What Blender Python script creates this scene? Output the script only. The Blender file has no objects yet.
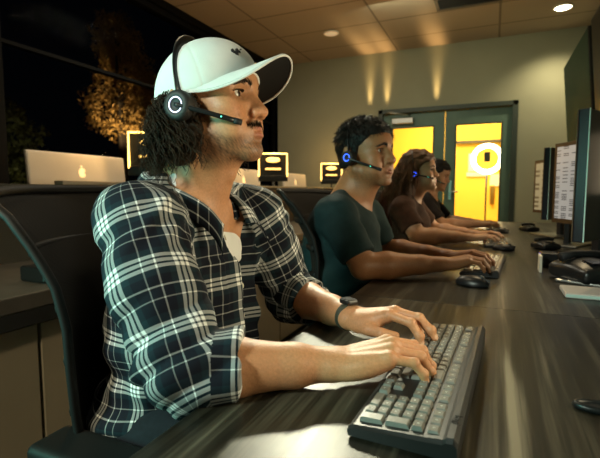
import bpy, bmesh, math, random
import numpy as np
from mathutils import Vector, Matrix, Euler

scene = bpy.context.scene
COL = scene.collection
R_ = math.radians

# ------------------------------------------------------------------ camera, world, lights, exposure
cam_d = bpy.data.cameras.new('camera'); cam = bpy.data.objects.new('camera', cam_d); COL.objects.link(cam)
cam.location = (0, 0, 1.03)
cam.rotation_euler = (R_(90 - 4.9), 0, R_(23.9))
cam_d.sensor_width = 36; cam_d.lens = 435 / 600 * 36; cam_d.clip_start = .02; cam_d.clip_end = 200
cam_d.dof.use_dof = True; cam_d.dof.focus_distance = .84; cam_d.dof.aperture_fstop = 6.3
scene.camera = cam

world = bpy.data.worlds.new('night'); scene.world = world; world.use_nodes = True
bg = world.node_tree.nodes['Background']; bg.inputs[0].default_value = (.0020, .0026, .0040, 1); bg.inputs[1].default_value = .2

def aim(o, target):
    d = Vector(target) - o.location
    o.rotation_euler = d.to_track_quat('-Z', 'Y').to_euler()

def area(name, loc, target, size, power, color, size_y=None, spread=180):
    l = bpy.data.lights.new(name, 'AREA'); l.energy = power; l.color = color; l.size = size
    if size_y: l.shape = 'RECTANGLE'; l.size_y = size_y
    l.spread = R_(spread)
    o = bpy.data.objects.new(name, l); COL.objects.link(o); o.location = loc; aim(o, target); return o

def spot(name, loc, target, angle, power, color, blend=.4, soft=.03):
    l = bpy.data.lights.new(name, 'SPOT'); l.energy = power; l.color = color; l.spot_size = R_(angle)
    l.spot_blend = blend; l.shadow_soft_size = soft
    o = bpy.data.objects.new(name, l); COL.objects.link(o); o.location = loc; aim(o, target); return o

# cool screen-like light from behind the camera's shoulder, an unseen warm spot added for the bright patch on the first desk, warm ambience far off
spot('key_light', (-1.15, -1.05, 1.85), (-.47, .62, .98), 34, 165, (.86, 1.0, .84), .7, .16)
area('cool_fill_light', (-1.25, -.30, 1.02), (-.55, .60, .85), .40, 5.5, (.22, 1.0, .78), spread=120)
spot('added_desk_patch_light', (-1.42, 3.42, 2.82), (-.205, .545, .74), 9.8, 640, (1.0, .98, .70), .30, .14)
spot('added_cabinet_light', (-.40, -1.30, 2.70), (-1.25, .72, .42), 30, 210, (1.0, .84, .54), .8, .1)  # unseen spot added to brighten the beige cabinets
area('monitor_glow_light', (.40, .72, 1.05), (-.4, .70, 1.05), .45, 2.4, (1.0, .86, .55), .3, 110)
area('second_monitor_glow_light', (.36, 1.95, 1.08), (-.42, 1.62, 1.08), .40, 2.3, (1.0, .80, .50), .3, 110)
area('third_monitor_glow_light', (.36, 3.25, 1.08), (-.40, 2.95, 1.08), .40, 3.0, (1.0, .80, .50), .3, 110)
spot('room_spot_light', (.10, 3.0, 2.82), (-.30, 2.3, .9), 60, 60, (1.0, .78, .46), .8, .06)
spot('far_spot_light', (.60, 5.42, 2.83), (.55, 5.62, 0), 120, 70, (1.0, .84, .50), .9, .05)
area('ceiling_panel_light', (-1.72, 3.55, 2.85), (-1.72, 3.55, 0), .62, 22, (1.0, .93, .72), 1.0)
area('wall_wash_light', (-.8, 4.3, 2.80), (-.8, 5.85, 1.6), .8, 9, (.98, 1.0, .66))
area('added_aisle_light', (-1.15, 1.3, 2.80), (-1.2, 1.3, 0), .5, 7, (1.0, .80, .50))  # overhead light added to lift the dark cabinets along the aisle
area('ceiling_bounce_light', (-1.0, 3.2, 2.1), (-1.0, 3.4, 2.86), 1.4, 5, (1.0, .62, .32))
# slots of warm light that rake up the far wall and along the ceiling
for _i, _x in enumerate((-1.56, -1.33, -.70)):
    _o = spot('wall_streak_light', (_x, 5.72, 2.10), (_x, 5.60, 2.86), 130, 34, (1.0, .62, .24), 1.0, .03); _o.scale = (.13, 1, 1)

vs = scene.view_settings
scene.display_settings.display_device = 'sRGB'
vs.view_transform = 'Standard'; vs.look = 'None'; vs.gamma = 1; vs.use_curve_mapping = False
vs.exposure = 0.0

# ------------------------------------------------------------------ materials
def mat(name, color, rough=.5, metal=0, emit=None, estr=0, spec=.5, noise=None, bump=None, alpha=None, trans=0, sss=0, coat=0):
    m = bpy.data.materials.new(name); m.use_nodes = True
    nt = m.node_tree; b = nt.nodes['Principled BSDF']
    b.inputs['Base Color'].default_value = (*color, 1); b.inputs['Roughness'].default_value = rough
    b.inputs['Metallic'].default_value = metal; b.inputs['Specular IOR Level'].default_value = spec
    b.inputs['Transmission Weight'].default_value = trans; b.inputs['Coat Weight'].default_value = coat
    if sss:
        b.inputs['Subsurface Weight'].default_value = sss; b.inputs['Subsurface Radius'].default_value = (.012, .004, .002)
        b.inputs['Subsurface Scale'].default_value = .6
    if emit: b.inputs['Emission Color'].default_value = (*emit, 1); b.inputs['Emission Strength'].default_value = estr
    if noise:   # (scale, amount): soft mottling of the base colour
        tc = nt.nodes.new('ShaderNodeTexCoord'); n = nt.nodes.new('ShaderNodeTexNoise'); n.inputs['Scale'].default_value = noise[0]; n.inputs['Detail'].default_value = 5
        r = nt.nodes.new('ShaderNodeValToRGB'); a = noise[1]
        r.color_ramp.elements[0].position = .3; r.color_ramp.elements[1].position = .7
        r.color_ramp.elements[0].color = tuple(c * (1 - a) for c in color) + (1,); r.color_ramp.elements[1].color = tuple(min(1, c * (1 + a)) for c in color) + (1,)
        nt.links.new(tc.outputs['Object'], n.inputs['Vector']); nt.links.new(n.outputs[0], r.inputs[0]); nt.links.new(r.outputs[0], b.inputs['Base Color'])
    if bump:    # (scale, strength)
        tc = nt.nodes.new('ShaderNodeTexCoord'); n = nt.nodes.new('ShaderNodeTexNoise'); n.inputs['Scale'].default_value = bump[0]; n.inputs['Detail'].default_value = 4
        bp = nt.nodes.new('ShaderNodeBump'); bp.inputs['Strength'].default_value = bump[1]; bp.inputs['Distance'].default_value = .002
        nt.links.new(tc.outputs['Object'], n.inputs['Vector']); nt.links.new(n.outputs[0], bp.inputs['Height']); nt.links.new(bp.outputs[0], b.inputs['Normal'])
    return m

def attr_mat(name, attr, rough, sss=0, mottling=0, bump=None, spec=.5):
    """base colour read from a point colour attribute (pigment), with fine mottling"""
    m = mat(name, (.5, .5, .5), rough, sss=sss, bump=bump, spec=spec); nt = m.node_tree; b = nt.nodes['Principled BSDF']
    a = nt.nodes.new('ShaderNodeAttribute'); a.attribute_name = attr
    src = a.outputs['Color']
    if mottling:
        tc = nt.nodes.new('ShaderNodeTexCoord'); n = nt.nodes.new('ShaderNodeTexNoise'); n.inputs['Scale'].default_value = 240; n.inputs['Detail'].default_value = 3
        mr = nt.nodes.new('ShaderNodeMapRange'); mr.inputs['From Min'].default_value = .3; mr.inputs['From Max'].default_value = .7
        mr.inputs['To Min'].default_value = 1 - mottling; mr.inputs['To Max'].default_value = 1 + mottling
        mx = nt.nodes.new('ShaderNodeMix'); mx.data_type = 'RGBA'; mx.blend_type = 'MULTIPLY'; mx.inputs['Factor'].default_value = 1
        nt.links.new(tc.outputs['Object'], n.inputs['Vector']); nt.links.new(n.outputs[0], mr.inputs['Value'])
        nt.links.new(src, mx.inputs['A']); nt.links.new(mr.outputs[0], mx.inputs['B']); src = mx.outputs['Result']
    nt.links.new(src, b.inputs['Base Color']); return m

def N(nt, t, **kw):
    n = nt.nodes.new(t)
    for k, v in kw.items(): setattr(n, k, v)
    return n

def M2(nt, op, a, b=None, c=None):
    n = nt.nodes.new('ShaderNodeMath'); n.operation = op
    for i, v in enumerate((a, b, c)):
        if v is None: continue
        if isinstance(v, (int, float)): n.inputs[i].default_value = v
        else: nt.links.new(v, n.inputs[i])
    return n.outputs[0]

def plaid_mat():
    m = mat('plaid_flannel', (.01, .02, .03), .85, spec=.2); nt = m.node_tree; b = nt.nodes['Principled BSDF']
    uv = N(nt, 'ShaderNodeUVMap'); uv.uv_map = 'cloth'
    sep = N(nt, 'ShaderNodeSeparateXYZ'); nt.links.new(uv.outputs[0], sep.inputs[0])
    P = .096
    def stripes(src, sets):
        x = M2(nt, 'FRACT', M2(nt, 'DIVIDE', src, P)); out = None
        for c, w, a in sets:     # centre, half width, brightness
            d = M2(nt, 'ABSOLUTE', M2(nt, 'SUBTRACT', x, c))
            s = M2(nt, 'MULTIPLY', M2(nt, 'LESS_THAN', d, w), a)
            out = s if out is None else M2(nt, 'MAXIMUM', out, s)
        return out
    band = ((.14, .030, .78), (.235, .030, .80), (.33, .030, .78), (.62, .013, .55), (.80, .010, .40))
    su = stripes(sep.outputs[0], band); sv = stripes(sep.outputs[1], band)
    mixv = M2(nt, 'ADD', M2(nt, 'MULTIPLY', su, .38), M2(nt, 'MULTIPLY', sv, .42))
    both = M2(nt, 'MULTIPLY', M2(nt, 'MULTIPLY', su, sv), 1.05)
    val = M2(nt, 'ADD', mixv, both)
    # broad darker / bluer blocks of the base cloth
    x = M2(nt, 'FRACT', M2(nt, 'DIVIDE', sep.outputs[0], P)); y = M2(nt, 'FRACT', M2(nt, 'DIVIDE', sep.outputs[1], P))
    blk = M2(nt, 'ADD', M2(nt, 'GREATER_THAN', x, .46), M2(nt, 'GREATER_THAN', y, .46))
    base = N(nt, 'ShaderNodeMix', data_type='RGBA'); base.inputs['A'].default_value = (.008, .022, .030, 1); base.inputs['B'].default_value = (.004, .006, .012, 1)
    nt.links.new(M2(nt, 'MULTIPLY', blk, .5), base.inputs['Factor'])
    top = N(nt, 'ShaderNodeMix', data_type='RGBA'); top.inputs['B'].default_value = (.80, .82, .80, 1)
    nt.links.new(val, top.inputs['Factor']); nt.links.new(base.outputs['Result'], top.inputs['A'])
    nt.links.new(top.outputs['Result'], b.inputs['Base Color'])
    w = N(nt, 'ShaderNodeTexNoise'); w.inputs['Scale'].default_value = 900; tc = N(nt, 'ShaderNodeTexCoord'); bp = N(nt, 'ShaderNodeBump')
    bp.inputs['Strength'].default_value = .25; bp.inputs['Distance'].default_value = .0006
    nt.links.new(tc.outputs['Object'], w.inputs['Vector']); nt.links.new(w.outputs[0], bp.inputs['Height']); nt.links.new(bp.outputs[0], b.inputs['Normal'])
    return m

def wood_mat():
    m = mat('grey_walnut_laminate', (.1, .08, .06), .38, spec=.34); nt = m.node_tree; b = nt.nodes['Principled BSDF']
    tc = N(nt, 'ShaderNodeTexCoord')
    def nz(sx, sy, sc, det, dist, loc=0):
        mp = N(nt, 'ShaderNodeMapping'); mp.inputs['Scale'].default_value = (sx, sy, 1); mp.inputs['Location'].default_value = (loc, loc * .7, 0); nt.links.new(tc.outputs['Object'], mp.inputs[0])
        n = N(nt, 'ShaderNodeTexNoise'); n.inputs['Scale'].default_value = sc; n.inputs['Detail'].default_value = det; n.inputs['Distortion'].default_value = dist; n.inputs['Roughness'].default_value = .55
        nt.links.new(mp.outputs[0], n.inputs['Vector']); return n
    n1 = nz(9, .42, 1.5, 3, .5); n2 = nz(46, 1.3, 3, 6, .25); n3 = nz(24, .6, 1.2, 3, .9, 4.2)
    v = M2(nt, 'ADD', M2(nt, 'MULTIPLY', n1.outputs[0], .50), M2(nt, 'ADD', M2(nt, 'MULTIPLY', n2.outputs[0], .30), M2(nt, 'MULTIPLY', n3.outputs[0], .32)))
    sx = N(nt, 'ShaderNodeSeparateXYZ'); nt.links.new(tc.outputs['Object'], sx.inputs[0]); nw_ = nz(2, 1.6, 1.5, 2, 0, 7.7)
    dv = M2(nt, 'ABSOLUTE', M2(nt, 'ADD', M2(nt, 'SUBTRACT', sx.outputs[0], -.066), M2(nt, 'MULTIPLY', M2(nt, 'SUBTRACT', nw_.outputs[0], .5), .05)))
    vein = M2(nt, 'MULTIPLY', M2(nt, 'SUBTRACT', 1.0, M2(nt, 'MINIMUM', M2(nt, 'DIVIDE', dv, .016), 1.0)), .16)
    v = M2(nt, 'ADD', v, vein)
    r = N(nt, 'ShaderNodeValToRGB'); e = r.color_ramp.elements
    e[0].position = .44; e[0].color = (.006, .0055, .0035, 1); e[1].position = .74; e[1].color = (.22, .20, .145, 1)
    x = e.new(.55); x.color = (.024, .021, .0145, 1); x = e.new(.63); x.color = (.074, .065, .046, 1)
    nt.links.new(v, r.inputs[0]); nt.links.new(r.outputs[0], b.inputs['Base Color'])
    mr = N(nt, 'ShaderNodeMapRange'); mr.inputs['To Min'].default_value = .34; mr.inputs['To Max'].default_value = .40
    nt.links.new(n2.outputs[0], mr.inputs['Value']); nt.links.new(mr.outputs[0], b.inputs['Roughness'])
    return m

def tile_mat():
    m = mat('ceiling_tiles', (.3, .25, .2), .8); nt = m.node_tree; b = nt.nodes['Principled BSDF']
    tc = N(nt, 'ShaderNodeTexCoord'); br = N(nt, 'ShaderNodeTexBrick'); br.offset = 0; br.inputs['Scale'].default_value = 1
    br.inputs['Brick Width'].default_value = 1.2; br.inputs['Row Height'].default_value = .6; br.inputs['Mortar Size'].default_value = .012; br.inputs['Mortar Smooth'].default_value = .2
    br.inputs['Color1'].default_value = (.36, .29, .22, 1); br.inputs['Color2'].default_value = (.33, .265, .20, 1); br.inputs['Mortar'].default_value = (.16, .125, .09, 1)
    nt.links.new(tc.outputs['Object'], br.inputs['Vector']); nt.links.new(br.outputs['Color'], b.inputs['Base Color'])
    return m

def mesh_fabric(name, c1, c2, scale):
    m = mat(name, c1, .8, spec=.2); nt = m.node_tree; b = nt.nodes['Principled BSDF']
    tc = N(nt, 'ShaderNodeTexCoord'); ch = N(nt, 'ShaderNodeTexChecker'); ch.inputs['Scale'].default_value = scale
    ch.inputs['Color1'].default_value = (*c1, 1); ch.inputs['Color2'].default_value = (*c2, 1)
    nt.links.new(tc.outputs['Object'], ch.inputs['Vector']); nt.links.new(ch.outputs['Color'], b.inputs['Base Color']); return m

def sheet_mat(name, paper, ink, strength, nx=14, ny=34):
    """a lit screen showing a table: rows and columns of tiny dark cells on a pale ground"""
    m = bpy.data.materials.new(name); m.use_nodes = True; nt = m.node_tree; b = nt.nodes['Principled BSDF']
    b.inputs['Base Color'].default_value = (.01, .01, .01, 1); b.inputs['Roughness'].default_value = .3
    uv = N(nt, 'ShaderNodeUVMap'); uv.uv_map = 'UVMap'; sep = N(nt, 'ShaderNodeSeparateXYZ'); nt.links.new(uv.outputs[0], sep.inputs[0])
    fx = M2(nt, 'MULTIPLY', sep.outputs[0], nx); fy = M2(nt, 'MULTIPLY', sep.outputs[1], ny)
    cx = M2(nt, 'FLOOR', fx); cy = M2(nt, 'FLOOR', fy)
    cv = N(nt, 'ShaderNodeCombineXYZ'); nt.links.new(cx, cv.inputs[0]); nt.links.new(cy, cv.inputs[1])
    wn = N(nt, 'ShaderNodeTexWhiteNoise'); wn.noise_dimensions = '2D'; nt.links.new(cv.outputs[0], wn.inputs['Vector'])
    on = M2(nt, 'LESS_THAN', wn.outputs['Value'], .55)
    inx = M2(nt, 'LESS_THAN', M2(nt, 'ABSOLUTE', M2(nt, 'SUBTRACT', M2(nt, 'FRACT', fx), .5)), .33)
    iny = M2(nt, 'LESS_THAN', M2(nt, 'ABSOLUTE', M2(nt, 'SUBTRACT', M2(nt, 'FRACT', fy), .5)), .26)
    k = M2(nt, 'MULTIPLY', on, M2(nt, 'MULTIPLY', inx, iny))
    mx = N(nt, 'ShaderNodeMix', data_type='RGBA'); mx.inputs['A'].default_value = (*paper, 1); mx.inputs['B'].default_value = (*ink, 1)
    nt.links.new(k, mx.inputs['Factor']); nt.links.new(mx.outputs['Result'], b.inputs['Emission Color']); b.inputs['Emission Strength'].default_value = strength
    return m

MT = dict(
    skin=attr_mat('skin', 'tint', .48, sss=.10, mottling=.10, bump=(420, .25)),
    plaid=plaid_mat(), wood=wood_mat(), tiles=tile_mat(),
    cap=mat('white_cotton_twill', (.74, .75, .72), .85, spec=.2, bump=(700, .3), noise=(30, .04)),
    cap_under=mat('dark_brim_lining', (.018, .017, .016), .9, spec=.2),
    black=mat('black_plastic', (.012, .013, .014), .35), black_soft=mat('black_leatherette', (.012, .012, .012), .6, bump=(300, .3)),
    black_matte=mat('black_matte_plastic', (.014, .0145, .015), .6, spec=.3), charcoal=mat('charcoal_plastic', (.05, .05, .05), .45),
    key=mat('keycap_painted_reflection', (.19, .185, .165), .27, bump=(200, .1)), keybase=mat('keyboard_case', (.016, .016, .016), .40),  # key: reflected light put into the grey of the caps
    tee_white=mat('white_jersey', (.72, .72, .70), .9, spec=.1, bump=(300, .3)),
    tee_teal=mat('dark_teal_jersey', (.008, .024, .026), .85, spec=.2, noise=(40, .15), bump=(60, .5)),
    tee_brown=mat('dark_brown_jersey', (.055, .024, .013), .85, spec=.2, noise=(40, .2), bump=(60, .5)),
    tee_black=mat('black_jersey', (.015, .011, .010), .85, spec=.2, noise=(40, .2)),
    denim=mat('dark_denim', (.007, .009, .013), .85, spec=.2, noise=(90, .2)), shoe=mat('dark_shoe_leather', (.015, .012, .010), .5),
    hair_dark=mat('dark_brown_hair', (.020, .011, .005), .55, spec=.14, noise=(25, .35)), hair_black=mat('black_hair', (.010, .008, .007), .62, spec=.3),
    hair_brown=mat('chestnut_hair', (.10, .042, .016), .58, spec=.35, noise=(25, .35)),
    violet_led=mat('violet_white_light_ring', (.8, .8, .9), .4, emit=(.70, .72, 1.0), estr=1.6), blue_led=mat('blue_light_ring', (.1, .2, .9), .4, emit=(.03, .10, 1.0), estr=4.5),
    teal_led=mat('teal_light', (.1, .9, .7), .4, emit=(.10, 1.0, .65), estr=2.5), amber_led=mat('amber_light', (.9, .4, .1), .4, emit=(1, .35, .05), estr=1.6),
    steel=mat('brushed_steel', (.45, .45, .43), .32, 1), silver=mat('silver_aluminium', (.72, .67, .62), .45, .15, noise=(3, .1)),
    cream=mat('cream_card', (.75, .70, .56), .7), wall=mat('greige_wall_paint', (.30, .30, .222), .9, spec=.2, noise=(1.1, .10), bump=(90, .15)),
    door=mat('dark_teal_door_paint', (.085, .150, .122), .5, noise=(4, .12)), door_frame=mat('dark_door_frame_paint', (.030, .044, .038), .5),
    floor=mat('pale_grey_carpet', (.30, .28, .23), .95, spec=.1, noise=(60, .35), bump=(300, .6)),
    cabinet=mat('beige_cabinet_laminate', (.26, .215, .15), .6, noise=(5, .06)), counter=mat('dark_counter_laminate', (.075, .066, .055), .42, noise=(8, .2)),
    partition=mesh_fabric('brown_partition_fabric', (.13, .098, .072), (.10, .074, .054), 260), partition_cap=mat('light_partition_rail', (.36, .30, .22), .5),
    partition_grey=mesh_fabric('grey_partition_fabric', (.11, .105, .09), (.08, .076, .065), 260),
    chair_frame=mat('chair_frame_plastic', (.006, .006, .006), .6, spec=.25), chair_mesh=mesh_fabric('black_chair_mesh', (.006, .0055, .005), (.015, .013, .011), 420),
    warm=mat('warm_lamp_face', (1, .8, .4), .5, emit=(1.0, .60, .14), estr=4.5), warm_dim=mat('painted_lamp_reflection', (1, .8, .4), .5, emit=(1.0, .55, .12), estr=2.2),  # the dimmer one paints a reflection inside the lamp as emission
    ring=mat('ring_light_tube', (1, .95, .8), .5, emit=(1.0, .93, .62), estr=16), down=mat('downlight_lens', (1, .95, .8), .5, emit=(1.0, .88, .60), estr=14),
    ceiling_glow=mat('ceiling_glow_disc', (1, .8, .6), .5, emit=(1.0, .70, .42), estr=.28),  # faint glow on the ceiling, made as a lit disc
    brass=mat('brass', (.55, .33, .08), .3, 1), yellow_wall=mat('yellow_wall_paint', (.86, .60, .10), .9, spec=.1), white_card=mat('white_board', (.85, .82, .72), .7),
    emblem=mat('emblem_painted_glow', (.9, .6, .3), .4, emit=(1.0, .66, .28), estr=1.3), gold=mat('gold_sticker', (.85, .55, .12), .35, .6), ink=mat('dark_thread', (.02, .02, .022), .7), legend=mat('pale_key_legend', (.55, .60, .56), .6),  # emblem: a lamp's reflection made as the mark's own glow
    sheet=sheet_mat('spreadsheet_screen', (.62, .58, .50), (.10, .095, .09), .55, 9, 46), form=sheet_mat('form_screen', (.62, .48, .24), (.25, .17, .07), .5, 6, 12),
    bezel=mat('brown_monitor_bezel', (.10, .055, .022), .4), back=mat('dark_blue_monitor_back', (.007, .008, .016), .32), edge=mat('monitor_edge_painted_glint', (.60, .82, .74), .3),  # edge: teal highlight painted into the strip's base colour
    tv=mat('glossy_tv_screen', (.006, .009, .009), .4, spec=.2), tv_green=mat('tv_screen_painted_sheen', (.022, .060, .044), .6, spec=.15), tvframe=mat('tv_bezel', (.02, .018, .016), .4),  # green one: reflection put into the screen's base colour
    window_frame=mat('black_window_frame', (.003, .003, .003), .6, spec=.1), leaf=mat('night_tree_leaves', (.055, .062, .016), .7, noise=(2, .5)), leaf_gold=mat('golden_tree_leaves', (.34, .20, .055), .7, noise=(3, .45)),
    bark=mat('tree_bark', (.03, .02, .012), .9), screen_dark=mat('dark_screen_glass', (.008, .009, .014), .22), ground=mat('night_lawn', (.008, .012, .005), .9),
    mug=mat('matte_dark_coating', (.03, .028, .024), .6), green_strap=mat('olive_watch_strap', (.040, .045, .030), .6), glass=None,
)
def glass_mat():
    m = bpy.data.materials.new('dark_window_glass'); m.use_nodes = True; nt = m.node_tree
    b = nt.nodes['Principled BSDF']; b.inputs['Base Color'].default_value = (1, 1, 1, 1); b.inputs['Roughness'].default_value = .0; b.inputs['Transmission Weight'].default_value = 1; b.inputs['IOR'].default_value = 1.02
    return m
MT['glass'] = glass_mat()

# ------------------------------------------------------------------ object helpers
def tag(o, label, cat, group=None, kind=None):
    o['label'] = label; o['category'] = cat
    if group: o['group'] = group
    if kind: o['kind'] = kind
    return o

def thing(name, label, cat, loc=(0, 0, 0), rz=0, group=None):
    o = bpy.data.objects.new(name, None); COL.objects.link(o); o.empty_display_size = .05
    o.location = loc; o.rotation_euler = (0, 0, rz); return tag(o, label, cat, group)

def link(name, me, m=None, parent=None, loc=None):
    o = bpy.data.objects.new(name, me); COL.objects.link(o)
    if m is not None:
        me.materials.clear(); me.materials.append(m)
    if parent is not None: o.parent = parent
    if loc is not None: o.location = loc
    return o

def copy_tree(o, parent=None):
    c = o.copy(); COL.objects.link(c)
    if parent is not None: c.parent = parent
    for ch in list(o.children): copy_tree(ch, c)
    return c

class MB:
    """collects boxes, tubes, lathes ... into one mesh"""
    def __init__(s): s.v = []; s.f = []; s.sm = []
    def add(s, vs, fs, smooth=False):
        n = len(s.v); s.v += [tuple(map(float, v)) for v in vs]; s.f += [tuple(i + n for i in f) for f in fs]; s.sm += [smooth] * len(fs); return s
    def box(s, lo, hi, bev=0.0, M=None):
        bm = bmesh.new(); bmesh.ops.create_cube(bm, size=1)
        for v in bm.verts: v.co = Vector([(lo[i] + hi[i]) / 2 + v.co[i] * (hi[i] - lo[i]) for i in range(3)])
        if bev: bmesh.ops.bevel(bm, geom=list(bm.edges), offset=bev, segments=2, affect='EDGES', profile=.5)
        if M is not None: bmesh.ops.transform(bm, matrix=M, verts=bm.verts)
        bm.verts.index_update(); s.add([v.co[:] for v in bm.verts], [[v.index for v in f.verts] for f in bm.faces]); bm.free(); return s
    def tube(s, pts, r, n=10, close=False, caps=True, flat=None):
        pts = [Vector(p) for p in pts]; m = len(pts); rs = r if hasattr(r, '__len__') else [r] * m; vs = []; prev = None
        for i, p in enumerate(pts):
            if close: t = pts[(i + 1) % m] - pts[i - 1]
            else: t = pts[min(i + 1, m - 1)] - pts[max(i - 1, 0)]
            t.normalize()
            if prev is None: a = Vector((0, 0, 1)) if abs(t.z) < .9 else Vector((1, 0, 0))
            else: a = prev
            a = (a - t * a.dot(t)).normalized(); prev = a; b = t.cross(a)
            fl = flat or (1, 1)
            for k in range(n):
                q = 2 * math.pi * k / n; vs.append(p + a * math.cos(q) * rs[i] * fl[0] + b * math.sin(q) * rs[i] * fl[1])
        fs = []
        for i in range(m if close else m - 1):
            for k in range(n):
                j = (i + 1) % m; fs.append((i * n + k, i * n + (k + 1) % n, j * n + (k + 1) % n, j * n + k))
        if caps and not close: fs += [tuple(range(n))[::-1], tuple((m - 1) * n + k for k in range(n))]
        return s.add(vs, fs, True)
    def lathe(s, prof, n=24, M=None):
        vs = []; fs = []
        for r, z in prof:
            for k in range(n):
                q = 2 * math.pi * k / n; v = Vector((r * math.cos(q), r * math.sin(q), z)); vs.append(M @ v if M is not None else v)
        for i in range(len(prof) - 1):
            for k in range(n): fs.append((i * n + k, i * n + (k + 1) % n, (i + 1) * n + (k + 1) % n, (i + 1) * n + k))
        fs += [tuple(range(n))[::-1], tuple((len(prof) - 1) * n + k for k in range(n))]
        return s.add(vs, fs, True)
    def ring(s, R, r, M=None, n=28, m=8):
        vs = []; fs = []
        for i in range(n):
            a = 2 * math.pi * i / n
            for k in range(m):
                q = 2 * math.pi * k / m; v = Vector(((R + r * math.cos(q)) * math.cos(a), (R + r * math.cos(q)) * math.sin(a), r * math.sin(q))); vs.append(M @ v if M is not None else v)
        for i in range(n):
            for k in range(m): fs.append((i * m + k, ((i + 1) % n) * m + k, ((i + 1) % n) * m + (k + 1) % m, i * m + (k + 1) % m))
        return s.add(vs, fs, True)
    def sheet(s, fn, nu, nv, thick=0.0, smooth=True):
        """grid surface fn(u,v) with real thickness along its normals"""
        P = np.array([[fn(i / nu, j / nv) for j in range(nv + 1)] for i in range(nu + 1)], float)
        du = np.gradient(P, axis=0); dv = np.gradient(P, axis=1); nn = np.cross(du, dv); nn /= np.linalg.norm(nn, axis=2, keepdims=True) + 1e-12
        A = P.reshape(-1, 3); w = nv + 1; fs = []
        idx = lambda i, j: i * w + j
        for i in range(nu):
            for j in range(nv): fs.append((idx(i, j), idx(i + 1, j), idx(i + 1, j + 1), idx(i, j + 1)))
        if thick:
            B = (P - nn * thick).reshape(-1, 3); n = len(A)
            fs += [tuple(k + n for k in f)[::-1] for f in list(fs)]
            bd = [idx(i, 0) for i in range(nu + 1)] + [idx(nu, j) for j in range(1, w)] + [idx(i, nv) for i in range(nu - 1, -1, -1)] + [idx(0, j) for j in range(nv - 1, 0, -1)]
            for a, b in zip(bd, bd[1:] + bd[:1]): fs.append((b, a, a + n, b + n))
            A = np.vstack([A, B])
        return s.add(A, fs, smooth)
    def mesh(s, name):
        me = bpy.data.meshes.new(name); me.from_pydata(s.v, [], s.f); me.polygons.foreach_set('use_smooth', s.sm); me.update()
        bm = bmesh.new(); bm.from_mesh(me); bmesh.ops.recalc_face_normals(bm, faces=bm.faces); bm.to_mesh(me); bm.free(); return me
    def build(s, name, m, parent=None, loc=None): return link(name, s.mesh(name), m, parent, loc)

def T(loc=(0, 0, 0), rot=(0, 0, 0)): return Matrix.Translation(loc) @ Euler(rot).to_matrix().to_4x4()
def struct(name, mb, m):
    o = mb.build(name, m); o['kind'] = 'structure'; return o

# ------------------------------------------------------------------ implicit surfaces (organic bodies, cloth)
class Fr:
    """a rigid frame: local point -> place"""
    def __init__(s, o=(0, 0, 0), yaw=0, pitch=0, roll=0, R=None, scale=1.0):
        s.o = np.array(o, float); s.s = scale
        s.R = np.array((Matrix.Rotation(yaw, 3, 'Z') @ Matrix.Rotation(-pitch, 3, 'Y') @ Matrix.Rotation(roll, 3, 'X'))) if R is None else np.array(R, float)
    def p(s, q): return s.o + s.R @ (np.asarray(q, float) * s.s)
    def inv(s, P): return ((P - s.o) @ s.R) / s.s
    def mat4(s):
        m = Matrix.Identity(4)
        for i in range(3):
            for j in range(3): m[i][j] = s.R[i][j] * s.s
            m[i][3] = s.o[i]
        return m
ID = Fr()

def f_cone(a, b, ra, rb):
    a = np.asarray(a, float); b = np.asarray(b, float); ba = b - a; l2 = max(ba @ ba, 1e-12)
    def f(P):
        pa = P - a; t = np.clip(pa @ ba / l2, 0, 1); q = pa - t[:, None] * ba
        return np.sqrt((q * q).sum(1)) - (ra + (rb - ra) * t)
    return f
def f_ell(c, r, R):
    c = np.asarray(c, float); r = np.asarray(r, float)
    def f(P):
        q = (P - c) @ R; k0 = np.sqrt(((q / r) ** 2).sum(1)); k1 = np.sqrt(((q / (r * r)) ** 2).sum(1)) + 1e-9
        return k0 * (k0 - 1) / k1
    return f
def f_box(c, h, rad, R):
    c = np.asarray(c, float); h = np.asarray(h, float)
    def f(P):
        q = np.abs((P - c) @ R) - (h - rad); return np.sqrt((np.maximum(q, 0) ** 2).sum(1)) + np.minimum(q.max(1), 0) - rad
    return f

class Sdf:
    def __init__(s): s.items = []; s.fr = ID
    def cone(s, a, b, ra, rb=None, k=.01, op='u', fr=None):
        fr = fr or s.fr; rb = ra if rb is None else rb; a = fr.p(a); b = fr.p(b); ra *= fr.s; rb *= fr.s
        s.items.append((op, k, f_cone(a, b, ra, rb), np.minimum(a - ra, b - rb), np.maximum(a + ra, b + rb))); return s
    def ell(s, c, r, k=.01, op='u', rot=(0, 0, 0), fr=None):
        fr = fr or s.fr; c = fr.p(c); r = np.array(r, float) * fr.s; R = fr.R @ np.array(Euler(rot).to_matrix())
        m = r.max(); s.items.append((op, k, f_ell(c, r, R), c - m, c + m)); return s
    def box(s, c, h, rad=.005, k=.01, op='u', rot=(0, 0, 0), fr=None):
        fr = fr or s.fr; c = fr.p(c); h = np.array(h, float) * fr.s; R = fr.R @ np.array(Euler(rot).to_matrix())
        m = np.linalg.norm(h); s.items.append((op, k, f_box(c, h, rad * fr.s, R), c - m, c + m)); return s
    def func(s, f, op='d'): s.items.append((op, 0, f, None, None)); return s
    def group(s, sub, k):
        its = sub.items; lo = np.min([i[3] for i in its], 0); hi = np.max([i[4] for i in its], 0)
        s.items.append(('u', k, lambda P: evals(its, P), lo, hi)); return s

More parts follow.
